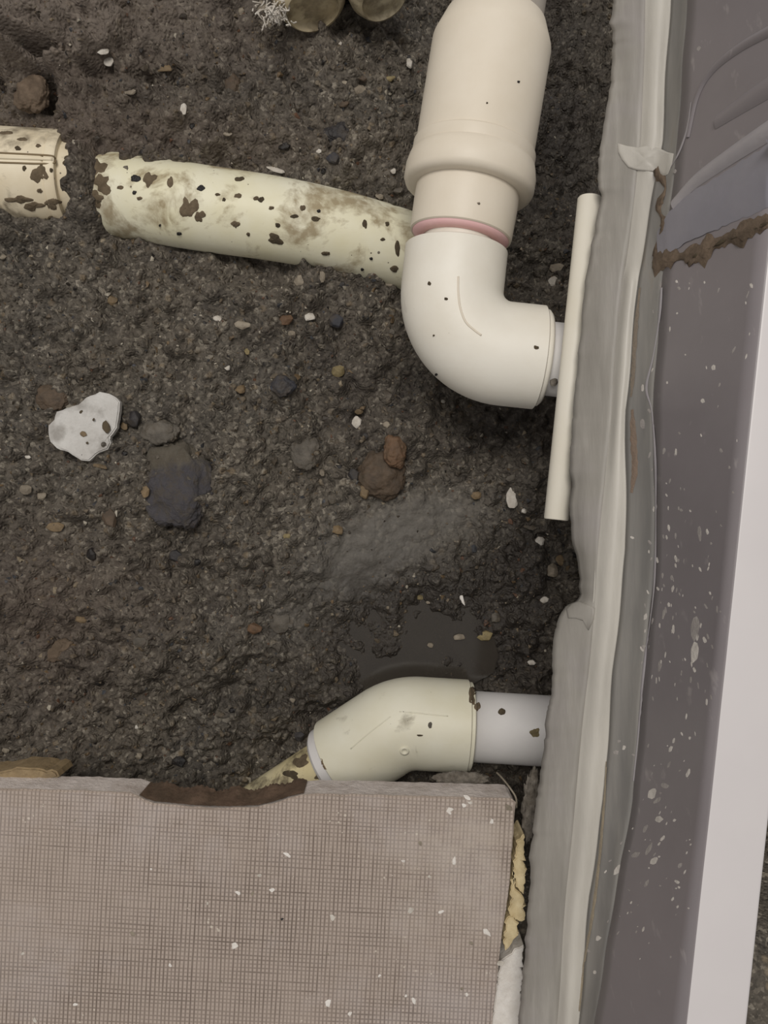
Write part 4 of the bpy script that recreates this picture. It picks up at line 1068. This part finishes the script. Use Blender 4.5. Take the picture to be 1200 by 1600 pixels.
rock('wood_chip', 1192, 1415, 26, 62, 'tan', 'beige wood chip on the soil beyond the white rim', 'chip', .3, ang=0.25, d=0.50)

# ------------------------------------------------------------ loose grit (uncountable): one mesh
base_rocks = []
for k in range(8):
    m_ = rock_mesh('tmp', 10, 700 + k, 1.0)
    # unbevelled low version
    bm = bmesh.new(); r_ = np.random.default_rng(800 + k)
    for _ in range(9):
        q = r_.normal(size=3); q /= np.linalg.norm(q); bm.verts.new(q * r_.uniform(.8, 1.1))
    bmesh.ops.convex_hull(bm, input=bm.verts)
    for v_ in [v_ for v_ in bm.verts if not v_.link_faces]: bm.verts.remove(v_)
    bmesh.ops.triangulate(bm, faces=bm.faces); bmesh.ops.recalc_face_normals(bm, faces=bm.faces)
    bm.verts.index_update()
    base_rocks.append((np.array([v_.co[:] for v_ in bm.verts]), np.array([[v_.index for v_ in f_.verts] for f_ in bm.faces])))
    bm.free(); bpy.data.meshes.remove(m_)
pal = [lin(58, 51, 43)[:3]] * 5 + [lin(80, 71, 59)[:3]] * 7 + [lin(98, 87, 72)[:3]] * 6 + [lin(116, 103, 84)[:3]] * 3 + [lin(104, 86, 62)[:3]] * 3 + [lin(60, 62, 66)[:3]] * 3 + [lin(34, 31, 30)[:3]] * 3 + [lin(140, 128, 108)[:3]] * 1 + [lin(186, 178, 162)[:3]] * 0 + [lin(92, 66, 50)[:3]] * 2
VV, FF, CC = [], [], []; off = 0
gr = np.random.default_rng(77)
cnt = 0
while cnt < 11000:
    px, py = gr.uniform(-90, 1290), gr.uniform(-90, 1300)
    if px > 960 and px < 1130: continue
    s = gr.choice([2.2, 3, 4, 5.5, 8], p=[.36, .32, .2, .09, .03]) * gr.uniform(.8, 1.3)
    x = (px - 600) / F * .51; y = (800 - py) / F * .51
    if not (X0 < x < X1 and Y0 < y < Y1) or y < -0.215: continue
    i = int((x - X0) / ST); j = int((y - Y0) / ST)
    if gr.random() < silt[i, j] * 0.9: continue
    z = gz(x, y); k = .5 / F
    b, f = base_rocks[gr.integers(8)]
    a_ = gr.uniform(0, 6.28); ca, sa = math.cos(a_), math.sin(a_)
    q = b * np.array([s * k, s * k * gr.uniform(.6, 1), s * k * gr.uniform(.45, .8)]) * 0.9
    q = np.stack([q[:, 0] * ca - q[:, 1] * sa + x, q[:, 0] * sa + q[:, 1] * ca + y, q[:, 2] + z - 0.12 * s * k], -1)
    VV.append(q); FF.append(f + off); off += len(b)
    c_ = np.array(pal[gr.integers(len(pal))]) * gr.uniform(.75, 1.2)
    if gr.random() < 0.03: c_ = np.array(lin(176, 168, 152)[:3])
    CC.append(np.tile(np.append(c_, 1.0), (len(b), 1))); cnt += 1
VV = np.concatenate(VV); FF = np.concatenate(FF); CC = np.concatenate(CC)
me = bpy.data.meshes.new('soil_grit'); me.from_pydata(VV.tolist(), [], FF.tolist()); me.update()
ca_ = me.color_attributes.new('Col', 'FLOAT_COLOR', 'POINT'); ca_.data.foreach_set('color', CC.astype(np.float32).ravel())
grit = link('soil_grit', me, M['gravel'], ground, False)
tag(grit, 'loose fine grit and tiny gravel scattered over the soil', kind='stuff')
